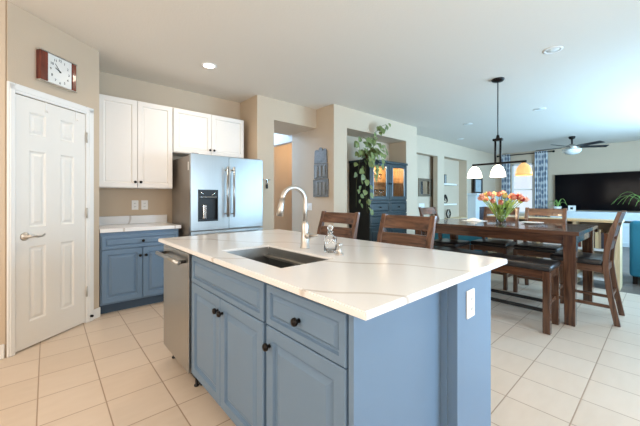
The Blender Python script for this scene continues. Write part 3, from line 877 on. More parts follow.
# ------------------------------------------------------------------ things on the table
VX, VY, VZ = 4.30, 1.395, 0.9055
c = thing('glass_vase', 'clear glass vase of water holding the tulips on the dining table', 'vase', (VX, VY, VZ))
MB().lathe([(0, 0), (0.050, 0), (0.056, 0.006), (0.052, 0.08), (0.060, 0.17), (0.070, 0.205), (0.066, 0.205), (0.056, 0.17), (0.048, 0.08), (0.050, 0.012), (0, 0.010)], n=24).build('glass_body', GLASS, c)
PET = {'coral': mat('coral_petal', srgb(246, 160, 128), 0.5, noise=0.15, nscale=30),
       'pink': mat('pink_petal', srgb(248, 196, 178), 0.5, noise=0.15, nscale=30),
       'red': mat('red_petal', srgb(178, 46, 48), 0.5, noise=0.15, nscale=30),
       'yellow': mat('yellow_petal', srgb(236, 216, 130), 0.5, noise=0.15, nscale=30)}


def tulip(base, tip, color, label):
    t = thing('tulip', label, 'flower', (VX, VY, VZ), 0, color + ' tulips in the glass vase')
    b0 = Vector(base); p = Vector(tip)
    mid = b0.lerp(p, 0.55) + Vector((0, 0, 0.045))
    pts = []
    for i in range(7):
        s = i / 6; pts.append((1 - s) ** 2 * b0 + 2 * s * (1 - s) * mid + s * s * p)
    MB().tube([tuple(q) for q in pts], 0.004, 6).build('stem', STEM, t)
    d = (pts[-1] - pts[-2]).normalized(); q = d.to_track_quat('Z', 'Y').to_matrix().to_4x4()
    b = MB()
    for k in range(6):
        a = 2 * math.pi * k / 6; rr = 0.021 if k % 2 else 0.025; t2 = bmesh.new(); rows = []
        for z, wd, rad in ((0, 0.006, 0.004), (0.016, 0.018, 0.019), (0.034, 0.019, 0.023), (0.052, 0.012, 0.018 + (0.008 if k % 2 else 0)), (0.064, 0.001, 0.013 + (0.012 if k % 2 else 0))):
            rows.append([t2.verts.new(((rad * rr / 0.022) * math.cos(a) - s_ * wd * math.sin(a), (rad * rr / 0.022) * math.sin(a) + s_ * wd * math.cos(a), z)) for s_ in (-1, 0, 1)])
        for r1, r2 in zip(rows, rows[1:]):
            for j in range(2): t2.faces.new((r1[j], r1[j + 1], r2[j + 1], r2[j]))
        b._merge(t2, Matrix.Translation(p) @ q, True)
    b.build('bloom', PET[color], t)
    # one strap leaf
    side = Vector((random.uniform(-1, 1), random.uniform(-1, 1), 0)).normalized()
    b = MB(); t2 = bmesh.new(); rows = []
    for i in range(6):
        s = i / 5; c0 = b0 + Vector((0, 0, 0.09)) + (p - b0) * s * 0.62 + side * 0.05 * s + Vector((0, 0, 0.03 * math.sin(3.1 * s)))
        wd = 0.016 * math.sin(math.pi * (0.12 + 0.85 * s)); n_ = Vector((-side.y, side.x, 0))
        rows.append([t2.verts.new(c0 - n_ * wd), t2.verts.new(c0 + Vector((0, 0, -0.004))), t2.verts.new(c0 + n_ * wd)])
    for r1, r2 in zip(rows, rows[1:]):
        for j in range(2): t2.faces.new((r1[j], r1[j + 1], r2[j + 1], r2[j]))
    b._merge(t2, None, True); b.build('leaf', STEM, t)


cols = ['coral', 'pink', 'coral', 'yellow', 'coral', 'pink', 'yellow', 'coral', 'red', 'coral', 'pink', 'coral', 'yellow', 'coral', 'pink', 'coral', 'red', 'coral', 'yellow', 'pink', 'coral', 'red', 'coral', 'pink', 'yellow', 'coral']
lab = {'coral': 'coral orange tulip in the clear vase on the dining table', 'pink': 'pale pink tulip in the clear vase on the dining table',
       'red': 'dark red tulip leaning out on the right side of the vase', 'yellow': 'yellow green tulip in the clear vase on the dining table'}
for i, col in enumerate(cols):
    a = i * 2.399963
    rad = 0.05 + 0.20 * math.sqrt((i + 0.5) / len(cols))
    tx, ty = rad * math.cos(a), rad * math.sin(a)
    if col == 'red':
        ty = -0.17 - 0.035 * (i % 4); tx = 0.05 * math.sin(i)
    tz = 0.37 - 0.95 * rad * rad * 1.9 + random.uniform(-0.03, 0.04)
    tulip((0.016 * math.cos(a), 0.016 * math.sin(a), 0.014), (tx, ty, tz), col, lab[col])

c = thing('white_napkin', 'crumpled white napkin on the far left part of the dining table', 'napkin', (4.50, 1.80, 0.9055))
t2 = bmesh.new(); N = 14; g = []
for i in range(N + 1):
    for j in range(N + 1):
        u, v = i / N - .5, j / N - .5
        r = math.hypot(u, v)
        g.append(t2.verts.new((u * 0.26, v * 0.26, 0.004 + max(0, 0.05 * (1 - 2.2 * r)) * (0.75 + 0.4 * math.sin(9 * u + 6 * v)))))
for i in range(N):
    for j in range(N):
        t2.faces.new((g[i * (N + 1) + j], g[(i + 1) * (N + 1) + j], g[(i + 1) * (N + 1) + j + 1], g[i * (N + 1) + j + 1]))
ex = bmesh.ops.extrude_face_region(t2, geom=t2.faces[:]); bmesh.ops.translate(t2, vec=(0, 0, -0.003), verts=[v for v in ex['geom'] if isinstance(v, bmesh.types.BMVert)])
m2 = MB(); m2._merge(t2, None, True); m2.build('cloth', mat('white_linen', srgb(236, 236, 234), 0.9, noise=0.03, bump=0.1), c)
c = thing('white_plate', 'white plate on the dining table near the tulips', 'plate', (4.58, 1.13, 0.9055))
MB().lathe([(0, 0), (0.06, 0), (0.065, 0.004), (0.12, 0.014), (0.125, 0.018), (0.118, 0.018), (0.06, 0.008), (0, 0.007)], n=28).build('dish', PLASTICW, c)

# ------------------------------------------------------------------ pendant light over the table
PX, PY = 4.30, 1.43
c = thing('pendant_chandelier', 'dark bronze linear chandelier with three glass shades over the dining table', 'chandelier', (PX, PY, 0))
MB().lathe([(0, 2.739), (0.075, 2.739), (0.075, 2.730), (0.060, 2.712), (0.020, 2.705), (0.0, 2.70)], n=24).build('canopy', BRONZE, c)
b = MB(); b.tube([(0, 0, 2.71), (0, 0, 1.99)], 0.0065, 8)
b.build('stem', BRONZE, c)
b = MB(); b.box(-0.03, 0.03, -0.055, 0.055, 1.955, 1.985, 0.004, 1)
for s in (-1, 1): b.tube([(0, 0.030 * s, 1.96), (0, 0.030 * s, 1.675)], 0.013, 8)
b.lathe([(0, 1.985), (0.025, 1.985), (0.015, 2.03), (0, 2.03)], n=12)
b.build('yoke', BRONZE, c)
MB().box(-0.012, 0.012, -0.315, 0.315, 1.658, 1.682, 0.003, 1).build('bar', BRONZE, c)
for k, (dy, m) in enumerate(((0.285, OPAL), (0.0, OPAL), (-0.285, AMBER))):
    s = MB().lathe([(0.020, 1.652), (0.032, 1.640), (0.056, 1.618), (0.075, 1.580), (0.086, 1.535), (0.091, 1.498), (0.087, 1.498), (0.081, 1.535), (0.070, 1.578), (0.052, 1.612), (0.02, 1.634)], (0, dy, 0), 28).build('lamp_shade', m, c)
    if m is AMBER: s['label'] = 'amber glass shade'
    MB().lathe([(0, 1.665), (0.022, 1.665), (0.022, 1.63), (0.016, 1.61), (0, 1.61)], (0, dy, 0), 14).build('socket', BRONZE, s)
    point('pendant_bulb', (PX, PY + dy, 1.53), 3.0, WARM, 0.03)

# ------------------------------------------------------------------ ceiling downlights
lights = [('lit recessed downlight in the kitchen ceiling in front of the white cabinets', 1.388, 3.473, True),
          ('unlit recessed downlight in the ceiling between island and dining table', 3.87, 0.774, False),
          ('unlit recessed downlight in the family room ceiling right of the chandelier', 6.25, 1.43, False),
          ('unlit recessed downlight in the ceiling just left of the chandelier stem', 6.41, 2.685, False),
          ('unlit recessed downlight in the ceiling nearest the shelf niche', 7.86, 3.49, False),
          ('added unseen fill downlight in the kitchen ceiling behind the photographer toward the pantry', -0.9, 2.2, True),  # the last downlights are out of view, added to fill the kitchen
          ('added unseen fill downlight in the kitchen ceiling over the work aisle', -0.9, 0.2, True),
          ('added unseen fill downlight in the kitchen ceiling near the window wall', 0.9, -0.6, True)]
for l, x, y, on in lights:
    c = thing('recessed_downlight', l, 'downlight', (x, y, CH), 0, 'recessed downlights')
    MB().lathe([(0.060, -0.0005), (0.085, -0.0005), (0.085, -0.006), (0.062, -0.008), (0.060, -0.004)], n=28).build('trim_ring', TRIMW, c)
    MB().lathe([(0, -0.002), (0.0595, -0.002), (0.0595, -0.0045), (0, -0.0045)], n=28).build('lens', LEDW if on else FANGLASS, c)
    if on: spot('downlight_beam', (x, y, CH - 0.02), 46, (1.0, 0.83, 0.66), 165)
point('stair_lamp', (4.2, 5.1, 2.3), 13, (1.0, 0.80, 0.58), 0.08)

# ------------------------------------------------------------------ hall: art, switches
c = thing('wall_art', 'tall pressed tin wall art in three arched tiers on the hall wall', 'wall art', (3.4395, 3.842, 0), FR)
# local x -> -Y, front to -X
w2 = 0.188
fr = MB().box(-w2, w2, -0.022, 0, 1.250, 1.545, 0.004, 1).build('tier', ARTM, c)
MB().box(-w2 + 0.02, w2 - 0.02, -0.022, 0, 1.552, 1.80, 0.004, 1).build('tier', ARTM, c)
poly = [(-w2 + 0.03, 1.807)]
for cxp in (-0.10, 0.0, 0.10):
    for k in range(9):
        a = math.pi - math.pi * k / 8
        poly.append((cxp + 0.046 * math.cos(a), (2.00 if cxp else 2.03) + 0.046 * math.sin(a)))
poly.append((w2 - 0.03, 1.807))
MB().prism(poly, 1, -0.022, 0).build('tier', ARTM, c)
for z0, z1 in ((1.285, 1.50), (1.585, 1.77)):
    b = MB()
    for xp in (-0.09, 0.0, 0.09): b.box(xp - 0.030, xp + 0.030, -0.030, -0.0225, z0, z1, 0.006, 1)
    b.build('relief', mat('tin_relief', srgb(136, 136, 132), 0.45, 0.3, noise=0.4, nscale=60), c)
c = thing('light_switch', 'white light switch on the hall wall below the tin art', 'light switch', (3.4395, 4.14, 1.080), FR)
MB().box(-0.06, 0.06, -0.007, 0, -0.062, 0.062, 0.003, 2).build('cover_plate', PLASTICW, c)
for xx in (-0.024, 0.024): MB().box(xx - 0.016, xx + 0.016, -0.011, -0.0072, -0.033, 0.033, 0.002, 1).build('rocker', PLASTICW, c)

# ------------------------------------------------------------------ hutch with lit glass doors
HX0, HX1, HY0, HY1 = 4.235, 5.395, 3.455, 3.945
t = thing('china_hutch', 'dark blue-black china hutch with two lit glass doors in the wall niche', 'hutch', (0, 0, 0))
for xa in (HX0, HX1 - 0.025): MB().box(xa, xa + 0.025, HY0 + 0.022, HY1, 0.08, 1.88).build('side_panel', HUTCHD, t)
MB().box(HX0 + 0.025, HX1 - 0.025, HY1 - 0.015, HY1, 0.08, 1.88).build('back_panel', wood('hutch_back', srgb(126, 88, 52), srgb(176, 132, 84), 2, 0.5, 0), t)
for xa in (HX0 + 0.0255, HX1 - 0.0305): MB().box(xa, xa + 0.005, HY0 + 0.03, HY1 - 0.0155, 1.2155, 1.8545).build('side_lining', bpy.data.materials['hutch_back'], t)
MB().box(HX0 - 0.02, HX1 + 0.02, HY0 - 0.01, HY1, 1.88, 1.925, 0.006, 2).build('crown', HUTCH, t)
for za in (1.19, 1.855): MB().box(HX0 + 0.025, HX1 - 0.025, HY0 + 0.022, HY1 - 0.016, za, za + 0.025).build('shelf', HUTCH, t)
MB().box(HX0 + 0.026, HX1 - 0.026, HY0 + 0.05, HY1 - 0.016, 1.515, 1.523).build('shelf', GLASS, t)
b = MB(); b.box(HX0 + 0.0255, HX1 - 0.0255, HY0 + 0.022, HY0 + 0.05, 0.08, 1.185); b.box(HX0, HX1, HY0 + 0.03, HY1, 0, 0.0795)
b.build('lower_case', HUTCH, t)
xm = (HX0 + HX1) / 2
for x0_, x1_, kx in ((HX0 + 0.004, xm - 0.003, xm - 0.035), (xm + 0.003, HX1 - 0.004, xm + 0.035)):
    b = MB(); z0_, z1_ = 1.205, 1.872; s_ = 0.090
    for a0, a1, c0_, c1_ in ((x0_, x0_ + s_, z0_, z1_), (x1_ - s_, x1_, z0_, z1_), (x0_ + s_, x1_ - s_, z0_, z0_ + 0.06), (x0_ + s_, x1_ - s_, z1_ - 0.06, z1_)):
        b.box(a0, a1, HY0, HY0 + 0.0215, c0_, c1_, 0.003, 1)
    d = b.build('door', HUTCH, t)
    MB().box(x0_ + s_, x1_ - s_, HY0 + 0.008, HY0 + 0.012, z0_ + 0.06, z1_ - 0.06).build('glass_pane', PANE, d)
    b = MB(); e_ = 0.012
    b.box(x0_ + s_, x0_ + s_ + e_, HY0 - 0.003, HY0 + 0.007, z0_ + 0.06, z1_ - 0.06); b.box(x1_ - s_ - e_, x1_ - s_, HY0 - 0.003, HY0 + 0.007, z0_ + 0.06, z1_ - 0.06)
    b.build('glazing_bead', mat('hutch_bead', srgb(150, 168, 182), 0.35, noise=0.05), d)
    knob(d, kx, HY0, 1.50, BRONZE, 0.014)
for x0_, x1_ in ((HX0 + 0.006, xm - 0.003), (xm + 0.003, HX1 - 0.006)):
    cab_front('drawer', t, x0_, x1_, 0.955, 1.175, HY0 + 0.0215, HUTCH, RAISEDS, ((x0_ + x1_) / 2, 1.065))
    d = cab_front('drawer', t, x0_, x1_, 0.725, 0.940, HY0 + 0.0215, HUTCH, RAISEDS, ((x0_ + x1_) / 2, 0.83))
    cab_front('door', t, x0_, x1_, 0.10, 0.712, HY0 + 0.0215, HUTCH, RAISED, (x1_ - 0.04 if x0_ < xm - 0.1 else x0_ + 0.04, 0.45))
for x in (4.50, 5.06):
    MB().lathe([(0, 0), (0.028, 0), (0.028, -0.012), (0, -0.012)], (x, 3.70, 1.8545), 14).build('puck_light', OPAL, t)
    point('hutch_lamp', (x, 3.70, 1.80), 13, (1.0, 0.80, 0.50), 0.03)
# glassware
gl = None
GLW = 'glassware in the lit hutch'
k = 0
for z, xs in ((1.2155, (4.38, 4.47, 4.56, 4.66, 4.87, 4.96, 5.06, 5.15)), (1.5235, (4.40, 4.52, 4.64, 4.90, 5.02, 5.14))):
    for x in xs:
        yy = 3.66 + 0.04 * (k % 3); k += 1
        if gl is None:
            gl = MB().lathe([(0, 0), (0.030, 0), (0.028, 0.004), (0.005, 0.010), (0.005, 0.075), (0.030, 0.10), (0.037, 0.145), (0.033, 0.18), (0.031, 0.18), (0.034, 0.145), (0.027, 0.105), (0, 0.085)], n=16).build('wine_glass', GLASS, None, (x, yy, z))
            o = gl
        else:
            o = gl.copy(); COL.objects.link(o); o.location = (x, yy, z)
        sh = 'lower' if z < 1.4 else 'upper'; sd = 'left' if x < xm else 'right'
        tag(o, 'clear wine glass on the %s shelf behind the %s hutch door' % (sh, sd), 'glass', 'wine glasses on the %s shelf behind the %s hutch door' % (sh, sd))

# trailing plant on the hutch
t = thing('trailing_pothos', 'trailing green potted plant cascading down the side of the dark hutch', 'plant', (4.36, 3.62, 1.9255))
MB().lathe([(0, 0), (0.075, 0), (0.10, 0.12), (0.105, 0.13), (0.095, 0.13), (0.09, 0.115), (0, 0.115)], n=20).build('pot', POT, t)
ST = MB(); LV = MB()


def heart(b, pos, dirv, nrm, size):
    dirv = dirv.normalized(); sd = dirv.cross(nrm).normalized(); nrm = sd.cross(dirv)
    t2 = bmesh.new()
    pr = [(0, 0.05), (0.15, 0.36), (0.40, 0.48), (0.7, 0.32), (1.0, 0.0)]
    rows = []
    for u, wv in pr:
        base = pos + dirv * (u - 0.1) * size - nrm * 0.22 * size * u * u
        rows.append([t2.verts.new(base - sd * wv * size + nrm * 0.12 * size * wv), t2.verts.new(base), t2.verts.new(base + sd * wv * size + nrm * 0.12 * size * wv)])
    for a, c_ in zip(rows, rows[1:]):
        for j in range(2): t2.faces.new((a[j], a[j + 1], c_[j + 1], c_[j]))
    b._merge(t2, None, True)


def vine(pts, n, size, spread=0.06):
    P = [Vector(p) for p in pts]
    path = []
    for i in range(len(P) - 1):
        for s in range(4): path.append(P[i].lerp(P[i + 1], s / 4))
    path.append(P[-1])
    ST.tube([tuple(p) for p in path], 0.0032, 5)
    for k in range(n):
        f = (k + 0.5) / n * (len(path) - 1); i = int(f); p = path[i].lerp(path[min(i + 1, len(path) - 1)], f - i)
        a = random.uniform(0, 6.28)
        off = Vector((math.cos(a) * spread, -abs(math.sin(a)) * spread * 1.1, random.uniform(-0.03, 0.03)))
        d = Vector((off.x, off.y, -0.05 + random.uniform(-.06, .05))) * 10 + Vector((0, 0, -0.35))
        heart(LV, p + off, d, Vector((random.uniform(-.4, .3), -0.9, random.uniform(0.1, 0.8))).normalized(), size * random.uniform(0.75, 1.2))


# root is at (4.36, 3.62, 1.9255): points are local
vine([(0, 0, 0.12), (-0.02, -0.08, 0.34), (0.04, -0.18, 0.50), (0.14, -0.22, 0.60), (0.24, -0.24, 0.64)], 17, 0.105)
vine([(0, 0, 0.12), (-0.10, -0.10, 0.30), (-0.26, -0.14, 0.36), (-0.36, -0.12, 0.26), (-0.34, -0.14, 0.02)], 18, 0.115, 0.08)
vine([(0, 0, 0.12), (-0.06, -0.15, 0.16), (-0.17, -0.25, 0.04), (-0.20, -0.26, -0.22), (-0.20, -0.26, -0.40)], 15, 0.11, 0.08)
vine([(0, 0, 0.12), (0.02, -0.13, 0.20), (0.06, -0.23, 0.10), (0.02, -0.25, -0.12)], 12, 0.11, 0.07)
vine([(0, 0, 0.12), (-0.14, -0.08, 0.14), (-0.30, -0.08, -0.05), (-0.34, -0.04, -0.45), (-0.32, -0.02, -0.86)], 20, 0.105, 0.08)
vine([(0, 0, 0.12), (-0.12, -0.16, 0.12), (-0.27, -0.20, -0.05), (-0.29, -0.20, -0.50), (-0.25, -0.21, -0.95)], 24, 0.105, 0.08)
vine([(0, 0, 0.12), (0.08, -0.10, 0.26), (0.16, -0.18, 0.30), (0.20, -0.22, 0.16)], 10, 0.10)
ST.build('vines', mat('pothos_stem', srgb(84, 92, 50), 0.6, noise=0.2), t)
LV.build('foliage', LEAF, t)

# ------------------------------------------------------------------ passage: mirror + switch
c = thing('wall_mirror', 'small rectangular mirror in a pewter frame on the passage wall', 'mirror', (7.30, 4.1495, 1.510))
b = MB()
for a0, a1, c0_, c1_ in ((-0.32, -0.23, -0.23, 0.23), (0.23, 0.32, -0.23, 0.23), (-0.23, 0.23, 0.165, 0.23), (-0.23, 0.23, -0.23, -0.165)):
    b.box(a0, a1, -0.03, 0, c0_, c1_, 0.006, 2)
b.build('frame', FRAME, c)
MB().box(-0.23, 0.23, -0.012, -0.006, -0.165, 0.165).build('mirror_glass', MIRR, c)
c = thing('light_switch', 'white light switch on the passage wall under the small mirror', 'light switch', (7.14, 4.1495, 1.04))
MB().box(-0.13, 0.13, -0.008, 0, -0.062, 0.062, 0.003, 2).build('cover_plate', PLASTICW, c)
for xx in (-0.08, 0.0, 0.08): MB().box(xx - 0.016, xx + 0.016, -0.012, -0.0082, -0.033, 0.033, 0.002, 1).build('rocker', PLASTICW, c)

# ------------------------------------------------------------------ shelf niche
for z, l in ((1.640, 'upper white floating shelf in the wall niche'), (1.085, 'lower white floating shelf in the wall niche')):
    b = MB().prism([(7.901, 4.158), (7.901, 3.96), (8.55, 3.96), (8.78, 3.99), (8.92, 4.06), (8.95, 4.158)], 2, z - 0.04, z, 0.003)
    tag(b.build('floating_shelf', TRIMW), l, 'shelf', 'floating shelves in the niche')
c = thing('niche_ledge', 'tan wooden ledge at the bottom of the shelf niche', 'ledge', (0, 0, 0.6605))
MB().box(7.902, 9.288, 3.91, 4.158, 0, 0.025, 0.003, 1).build('board', TAN, c)
for x, h, wv, l in ((8.02, 0.20, 0.10, 'small dark framed photo on the upper niche shelf near the column'), (8.22, 0.25, 0.13, 'larger dark framed photo on the upper niche shelf')):
    c = thing('photo_frame', l, 'photo frame', (x, 4.05, 1.6405))
    MB().box(-wv / 2, wv / 2, 0, 0.018, 0.0, h, 0.003, 1).build('frame', BRONZE, c)
    MB().box(-wv / 2 + 0.02, wv / 2 - 0.02, -0.0025, -0.0002, 0.02, h - 0.02).build('picture', mat('pale_photo', srgb(146, 150, 150), 0.4, noise=0.3, nscale=20), c)
c = thing('ring_sculpture', 'dark swirled ring sculpture on the lower niche shelf', 'sculpture', (8.20, 4.05, 1.0855))
MB().tube([(0.10 * math.cos(a / 20 * 6.283), 0.015 * math.sin(a / 10 * 6.283), 0.122 + 0.10 * math.sin(a / 20 * 6.283)) for a in range(20)] + [(0.10, 0, 0.122)], [0.024 + 0.012 * math.sin(a / 20 * 6.283) for a in range(21)], 8).build('ring', BRONZE, c)
MB().tube([(0.03, 0, 0.15), (-0.02, 0, 0.17), (-0.05, 0, 0.12), (0.0, 0, 0.09)], 0.016, 8).build('swirl', BRONZE, c)
c = thing('hexagon_ornament', 'black openwork hexagon ornament on the tan niche ledge', 'ornament', (8.35, 4.03, 0.6858))
MB().tube([(0.12 * math.cos(R(60 * k)), 0, 0.122 + 0.12 * math.sin(R(60 * k))) for k in range(7)], 0.020, 6, smooth=False).build('hexagon', BRONZE, c)
b = MB()
for k in range(3):
    b.tube([(0.10 * math.cos(R(60 * k)), 0, 0.122 + 0.10 * math.sin(R(60 * k))), (-0.10 * math.cos(R(60 * k)), 0, 0.122 - 0.10 * math.sin(R(60 * k)))], 0.009, 6)
b.build('lattice', NICKEL, c)

# ------------------------------------------------------------------ fireplace
t = thing('fireplace', 'white fireplace surround with mantel on the far family room wall', 'fireplace', (0, 0, 0))
fx0, fx1 = 9.36, 11.40
MB().box(fx0 - 0.06, fx1 + 0.06, 3.63, 3.928, 1.325, 1.385, 0.006, 2).build('mantel', STONEW, t)
b = MB(); b.box(fx0, 9.62, 3.70, 3.928, 0, 1.324); b.box(10.42, fx1, 3.70, 3.928, 0, 1.324); b.box(9.62, 10.42, 3.70, 3.928, 0.98, 1.324)
b.build('surround', STONEW, t)
MB().box(9.63, 10.41, 3.80, 3.928, 0.02, 0.979).build('firebox', mat('firebox_navy', srgb(28, 38, 58), 0.25, noise=0.1), t)
c = thing('framed_picture', 'dark framed picture leaning on the white mantel', 'picture', (9.90, 3.83, 1.3855))
b = MB(); wv, hv = 0.32, 0.47
for a0, a1, c0_, c1_ in ((-wv, -wv + 0.10, 0, hv), (wv - 0.10, wv, 0, hv), (-wv + 0.10, wv - 0.10, hv - 0.05, hv), (-wv + 0.10, wv - 0.10, 0, 0.05)):
    b.box(a0, a1, 0, 0.03, c0_, c1_)
b.build('frame', BRONZE, c)
MB().box(-wv + 0.10, wv - 0.10, 0.008, 0.02, 0.05, hv - 0.05).build('print', mat('seascape_print', srgb(168, 184, 190), 0.4, noise=0.35, nscale=7), c)

# ------------------------------------------------------------------ curtains + rod
t = thing('curtain_rod', 'dark curtain rod above the family room window', 'curtain rod', (11.48, 0, 2.66))
MB().tube([(0, 2.30, 0), (0, 3.80, 0)], 0.014, 8).build('rod', BRONZE, t)
for y in (2.28, 3.82): MB().lathe([(0, -0.035), (0.03, -0.02), (0.035, 0), (0.03, 0.02), (0, 0.035)], (0, y, 0), 12).build('finial', BRONZE, t)
for y in (2.36, 3.74): MB().tube([(0.068, y, 0), (0, y, 0)], 0.008, 6).build('bracket', BRONZE, t)


def curtain(ya, yb, label):
    t2 = bmesh.new(); n = 60; zs = [0.02, 0.7, 1.4, 2.1, 2.63, 2.70]; rows = []
    for z in zs:
        amp = 0.032 if z < 2.5 else 0.024
        rows.append([t2.verts.new((11.475 + amp * math.sin(i / n * 2 * math.pi * 6), ya + (yb - ya) * i / n, z)) for i in range(n + 1)])
    for a, c_ in zip(rows, rows[1:]):
        for i in range(n): t2.faces.new((a[i], a[i + 1], c_[i + 1], c_[i]))
    ex = bmesh.ops.extrude_face_region(t2, geom=t2.faces[:]); bmesh.ops.translate(t2, vec=(0.004, 0, 0), verts=[v for v in ex['geom'] if isinstance(v, bmesh.types.BMVert)])
    bmesh.ops.recalc_face_normals(t2, faces=t2.faces)
    m2 = MB(); m2._merge(t2, None, True)
    tag(m2.build('curtain', CURTAIN), label, 'curtain', 'curtains at the family room window')


curtain(2.42, 2.76, 'blue patterned curtain between the window and the television')
curtain(3.44, 3.70, 'blue patterned curtain on the fireplace side of the window')

# ------------------------------------------------------------------ television, media console, fan
t = thing('television', 'large black wall-mounted flat television', 'television', (11.50, 0, 0))
MB().box(-0.03, 0.045, 0.33, 2.245, 0.895, 1.940, 0.006, 1).build('housing', BLACKP, t)
MB().box(-0.032, -0.0302, 0.345, 2.23, 0.912, 1.925).build('screen', SCREEN, t)
t = thing('media_console', 'long white media console under the television', 'console', (10.95, 0, 0))
MB().box(0.02, 0.55, 0.18, 2.18, 0.0, 0.60).build('body', STONEW, t)
MB().box(-0.02, 0.58, 0.12, 2.25, 0.655, 0.870, 0.006, 1).build('top', STONEW, t)
MB().box(0.05, 0.55, 0.18, 2.20, 0.601, 0.654).build('recess', SLOT, t)
for k in range(3):
    d = MB().panel(0, 0.60, 0.06, 0.56, 0, SHAKER, thick=0.0195).build('door', STONEW, t, (0.0, 2.12 - 0.65 * k, 0), FR)
c = thing('white_box', 'small white box with a dark mark on the media console', 'box', (11.10, 1.78, 0.8705))
MB().box(-0.05, 0.05, -0.08, 0.08, 0, 0.16, 0.004, 1).build('case', PLASTICW, c)
MB().box(-0.0525, -0.0502, -0.03, 0.03, 0.05, 0.11).build('mark', INK, c)


def spider(label, loc, nleaf, ln, az0, az1):
    t = thing('spider_plant', label, 'plant', loc, 0)
    MB().lathe([(0, 0), (0.07, 0), (0.10, 0.13), (0.09, 0.13), (0.08, 0.115), (0, 0.115)], n=16).build('pot', PLASTICW, t)
    b = MB()
    for k in range(nleaf):
        a = az0 + (az1 - az0) * (k + random.random() * 0.6) / nleaf; L = ln * random.uniform(0.75, 1.1); H_ = L * random.uniform(0.9, 1.5)
        t2 = bmesh.new(); rows = []
        sd = Vector((-math.sin(a), math.cos(a), 0)); dr_ = Vector((math.cos(a), math.sin(a), 0))
        for i in range(8):
            s = i / 7; p = dr_ * L * s + Vector((0, 0, 0.11 + H_ * (1.9 * s - 1.75 * s * s)))
            wd = 0.022 * (1 - s) + 0.002
            rows.append([t2.verts.new(p - sd * wd), t2.verts.new(p - Vector((0, 0, 0.008))), t2.verts.new(p + sd * wd)])
        for r1, r2 in zip(rows, rows[1:]):
            for j in range(2): t2.faces.new((r1[j], r1[j + 1], r2[j + 1], r2[j]))
        b._merge(t2, None, True)
    b.build('foliage', LEAF2, t)


spider('potted spider plant on the media console near the curtain', (11.05, 2.10, 0.8705), 7, 0.30, 1.5, 4.8)
spider('potted spider plant with drooping leaves on the media console toward the blue armchair', (11.00, 0.34, 0.8705), 13, 0.58, 1.45, 4.8)

t = thing('ceiling_fan', 'ceiling fan with dark blades and frosted bowl light in the family room', 'ceiling fan', (9.60, 1.54, 0))
MB().lathe([(0, 2.739), (0.07, 2.739), (0.06, 2.69), (0.02, 2.67), (0.015, 2.54), (0, 2.54)], n=20).build('downrod', BRONZE, t)
MB().lathe([(0, 2.56), (0.06, 2.55), (0.13, 2.50), (0.14, 2.45), (0.11, 2.43), (0, 2.43)], n=24).build('motor', NICKEL, t)
MB().lathe([(0, 2.429), (0.19, 2.429), (0.185, 2.38), (0.13, 2.325), (0.05, 2.30), (0, 2.298)], n=24).build('light_bowl', FANGLASS, t)
for k in range(5):
    a = R(72 * k - 54)
    M = Matrix.Rotation(a, 4, 'Z') @ Matrix.Translation((0, 0, 2.485)) @ Matrix.Rotation(R(-13), 4, 'X')
    bl = MB().box(0.20, 0.74, -0.065, 0.065, -0.005, 0.005, 0.003, 1, M=M).build('blade', FANB, t)
    MB().box(0.12, 0.24, -0.02, 0.02, 0.0055, 0.011, M=M).build('blade_arm', BRONZE, bl)

# ------------------------------------------------------------------ bookcase console behind the table
t = thing('low_bookcase', 'long low tan bookcase with open cubbies behind the dining table', 'bookcase', (0, 0, 0))
qx0, qx1, qy0, qy1, qz = 5.66, 5.98, 0.41, 2.05, 0.925
MB().box(qx0 - 0.02, qx1 + 0.01, qy0 - 0.02, qy1 + 0.02, qz - 0.03, qz, 0.003, 1).build('top', TAN, t)
TANZ = wood('pine_tan_upright', srgb(200, 176, 138), srgb(226, 206, 170), 2, 0.5, 0)
for y in (qy0, 0.86, 1.30, qy1 - 0.05):
    wv = 0.065 if y == qy0 else 0.04
    MB().box(qx0, qx1, y, y + wv, 0.0, qz - 0.0305).build('upright', TANZ, t)
for z in (0.10, 0.50):
    MB().box(qx0 + 0.01, qx1, qy0 + 0.0655, 0.8595, z, z + 0.03).build('shelf', STONEW, t)
    MB().box(qx0 + 0.01, qx1, 0.9005, 1.2995, z, z + 0.03).build('shelf', STONEW, t)
    MB().box(qx0 + 0.01, qx1, 1.3405, 1.9995, z, z + 0.03).build('shelf', STONEW, t)
b = MB()
MB().box(qx1 - 0.012, qx1 - 0.0005, qy0 + 0.066, qy1 - 0.051, 0.131, qz - 0.031).build('back_panel', mat('bookcase_back', srgb(140, 130, 116), 0.7, noise=0.1), t)
y = 0.50; k = 0
BC = [(196, 170, 130), (120, 70, 44), (60, 60, 70), (170, 150, 120), (210, 190, 150), (70, 50, 44), (140, 96, 60), (52, 64, 80), (200, 184, 160), (110, 60, 50)]
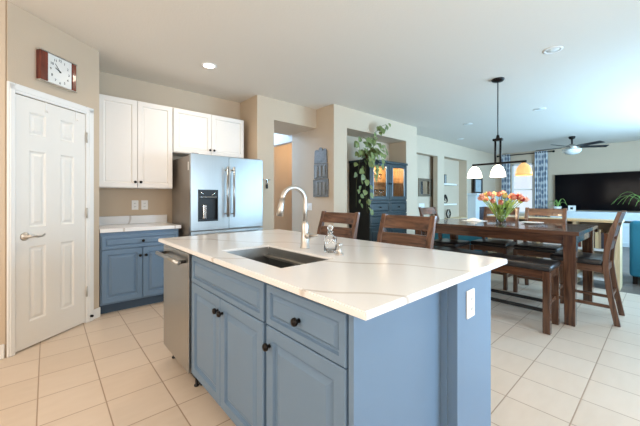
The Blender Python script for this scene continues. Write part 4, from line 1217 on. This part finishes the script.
while y < 0.83 and k < 10:
    th = random.uniform(0.022, 0.042); hh = random.uniform(0.20, 0.27)
    c_ = BC[k]
    cover = mat('book_cloth', srgb(*c_), 0.7, noise=0.1)
    o = thing('book', 'book in the bookcase cubby by the blue armchair', 'book', (qx0 + 0.05, y, 0.5305), 0, 'books standing in the end cubby')
    MB().box(0, 0.003, 0, th, 0, hh).box(0.003, 0.17, 0, 0.003, 0, hh).box(0.003, 0.17, th - 0.003, th, 0, hh).build('cover', cover, o)
    MB().box(0.0035, 0.165, 0.0035, th - 0.0035, 0.004, hh - 0.004).build('pages', PLASTICW, o)
    y += th + 0.002; k += 1
for y, z, l in ((0.94, 0.5305, 'white storage bin in the upper cubby nearer the books'), (1.40, 0.5305, 'white storage bin in the upper cubby farther from the books'), (0.94, 0.1305, 'white storage bin in the lower middle cubby')):
    c = thing('storage_bin', l, 'bin', (qx0 + 0.03, y, z), 0, 'white bins in the bookcase')
    MB().box(0, 0.26, 0, 0.32, 0, 0.29, 0.008, 2).build('body', PLASTICW, c)
    MB().box(-0.003, -0.0003, 0.10, 0.22, 0.16, 0.20, 0.0).build('handle_slot', SLOT, c)

# ------------------------------------------------------------------ teal seating
t = thing('armchair', 'teal blue upholstered armchair at the right edge beyond the dining chair', 'armchair', (0, 0, 0))
MB().box(6.25, 6.45, -0.62, 0.36, 0.10, 0.90, 0.05, 3, smooth=True).build('backrest', TEAL, t)
for y in (-0.62, 0.20): MB().box(6.4505, 7.05, y, y + 0.16, 0.10, 0.66, 0.04, 3, smooth=True).build('armrest', TEAL, t)
MB().box(6.4505, 7.05, -0.4595, 0.1995, 0.12, 0.48, 0.04, 3, smooth=True).build('seat', TEAL, t)
for x in (6.30, 6.97):
    for y in (-0.56, 0.30): MB().box(x - 0.025, x + 0.025, y - 0.025, y + 0.025, 0, 0.11).build('leg', BRONZE, t)
t = thing('sofa', 'low teal blue sofa seen beneath the dining table', 'sofa', (0, 0, 0))
MB().box(6.35, 6.58, 1.55, 3.45, 0.10, 0.74, 0.05, 3, smooth=True).build('backrest', TEAL, t)
for y in (1.55, 3.28): MB().box(6.5805, 7.25, y, y + 0.17, 0.10, 0.60, 0.04, 3, smooth=True).build('armrest', TEAL, t)
for y in (1.7205, 2.501): MB().box(6.5805, 7.25, y, y + 0.778, 0.12, 0.45, 0.04, 3, smooth=True).build('seat_cushion', TEAL, t)
for x in (6.40, 7.18):
    for y in (1.62, 3.38): MB().box(x - 0.025, x + 0.025, y - 0.025, y + 0.025, 0, 0.11).build('leg', BRONZE, t)
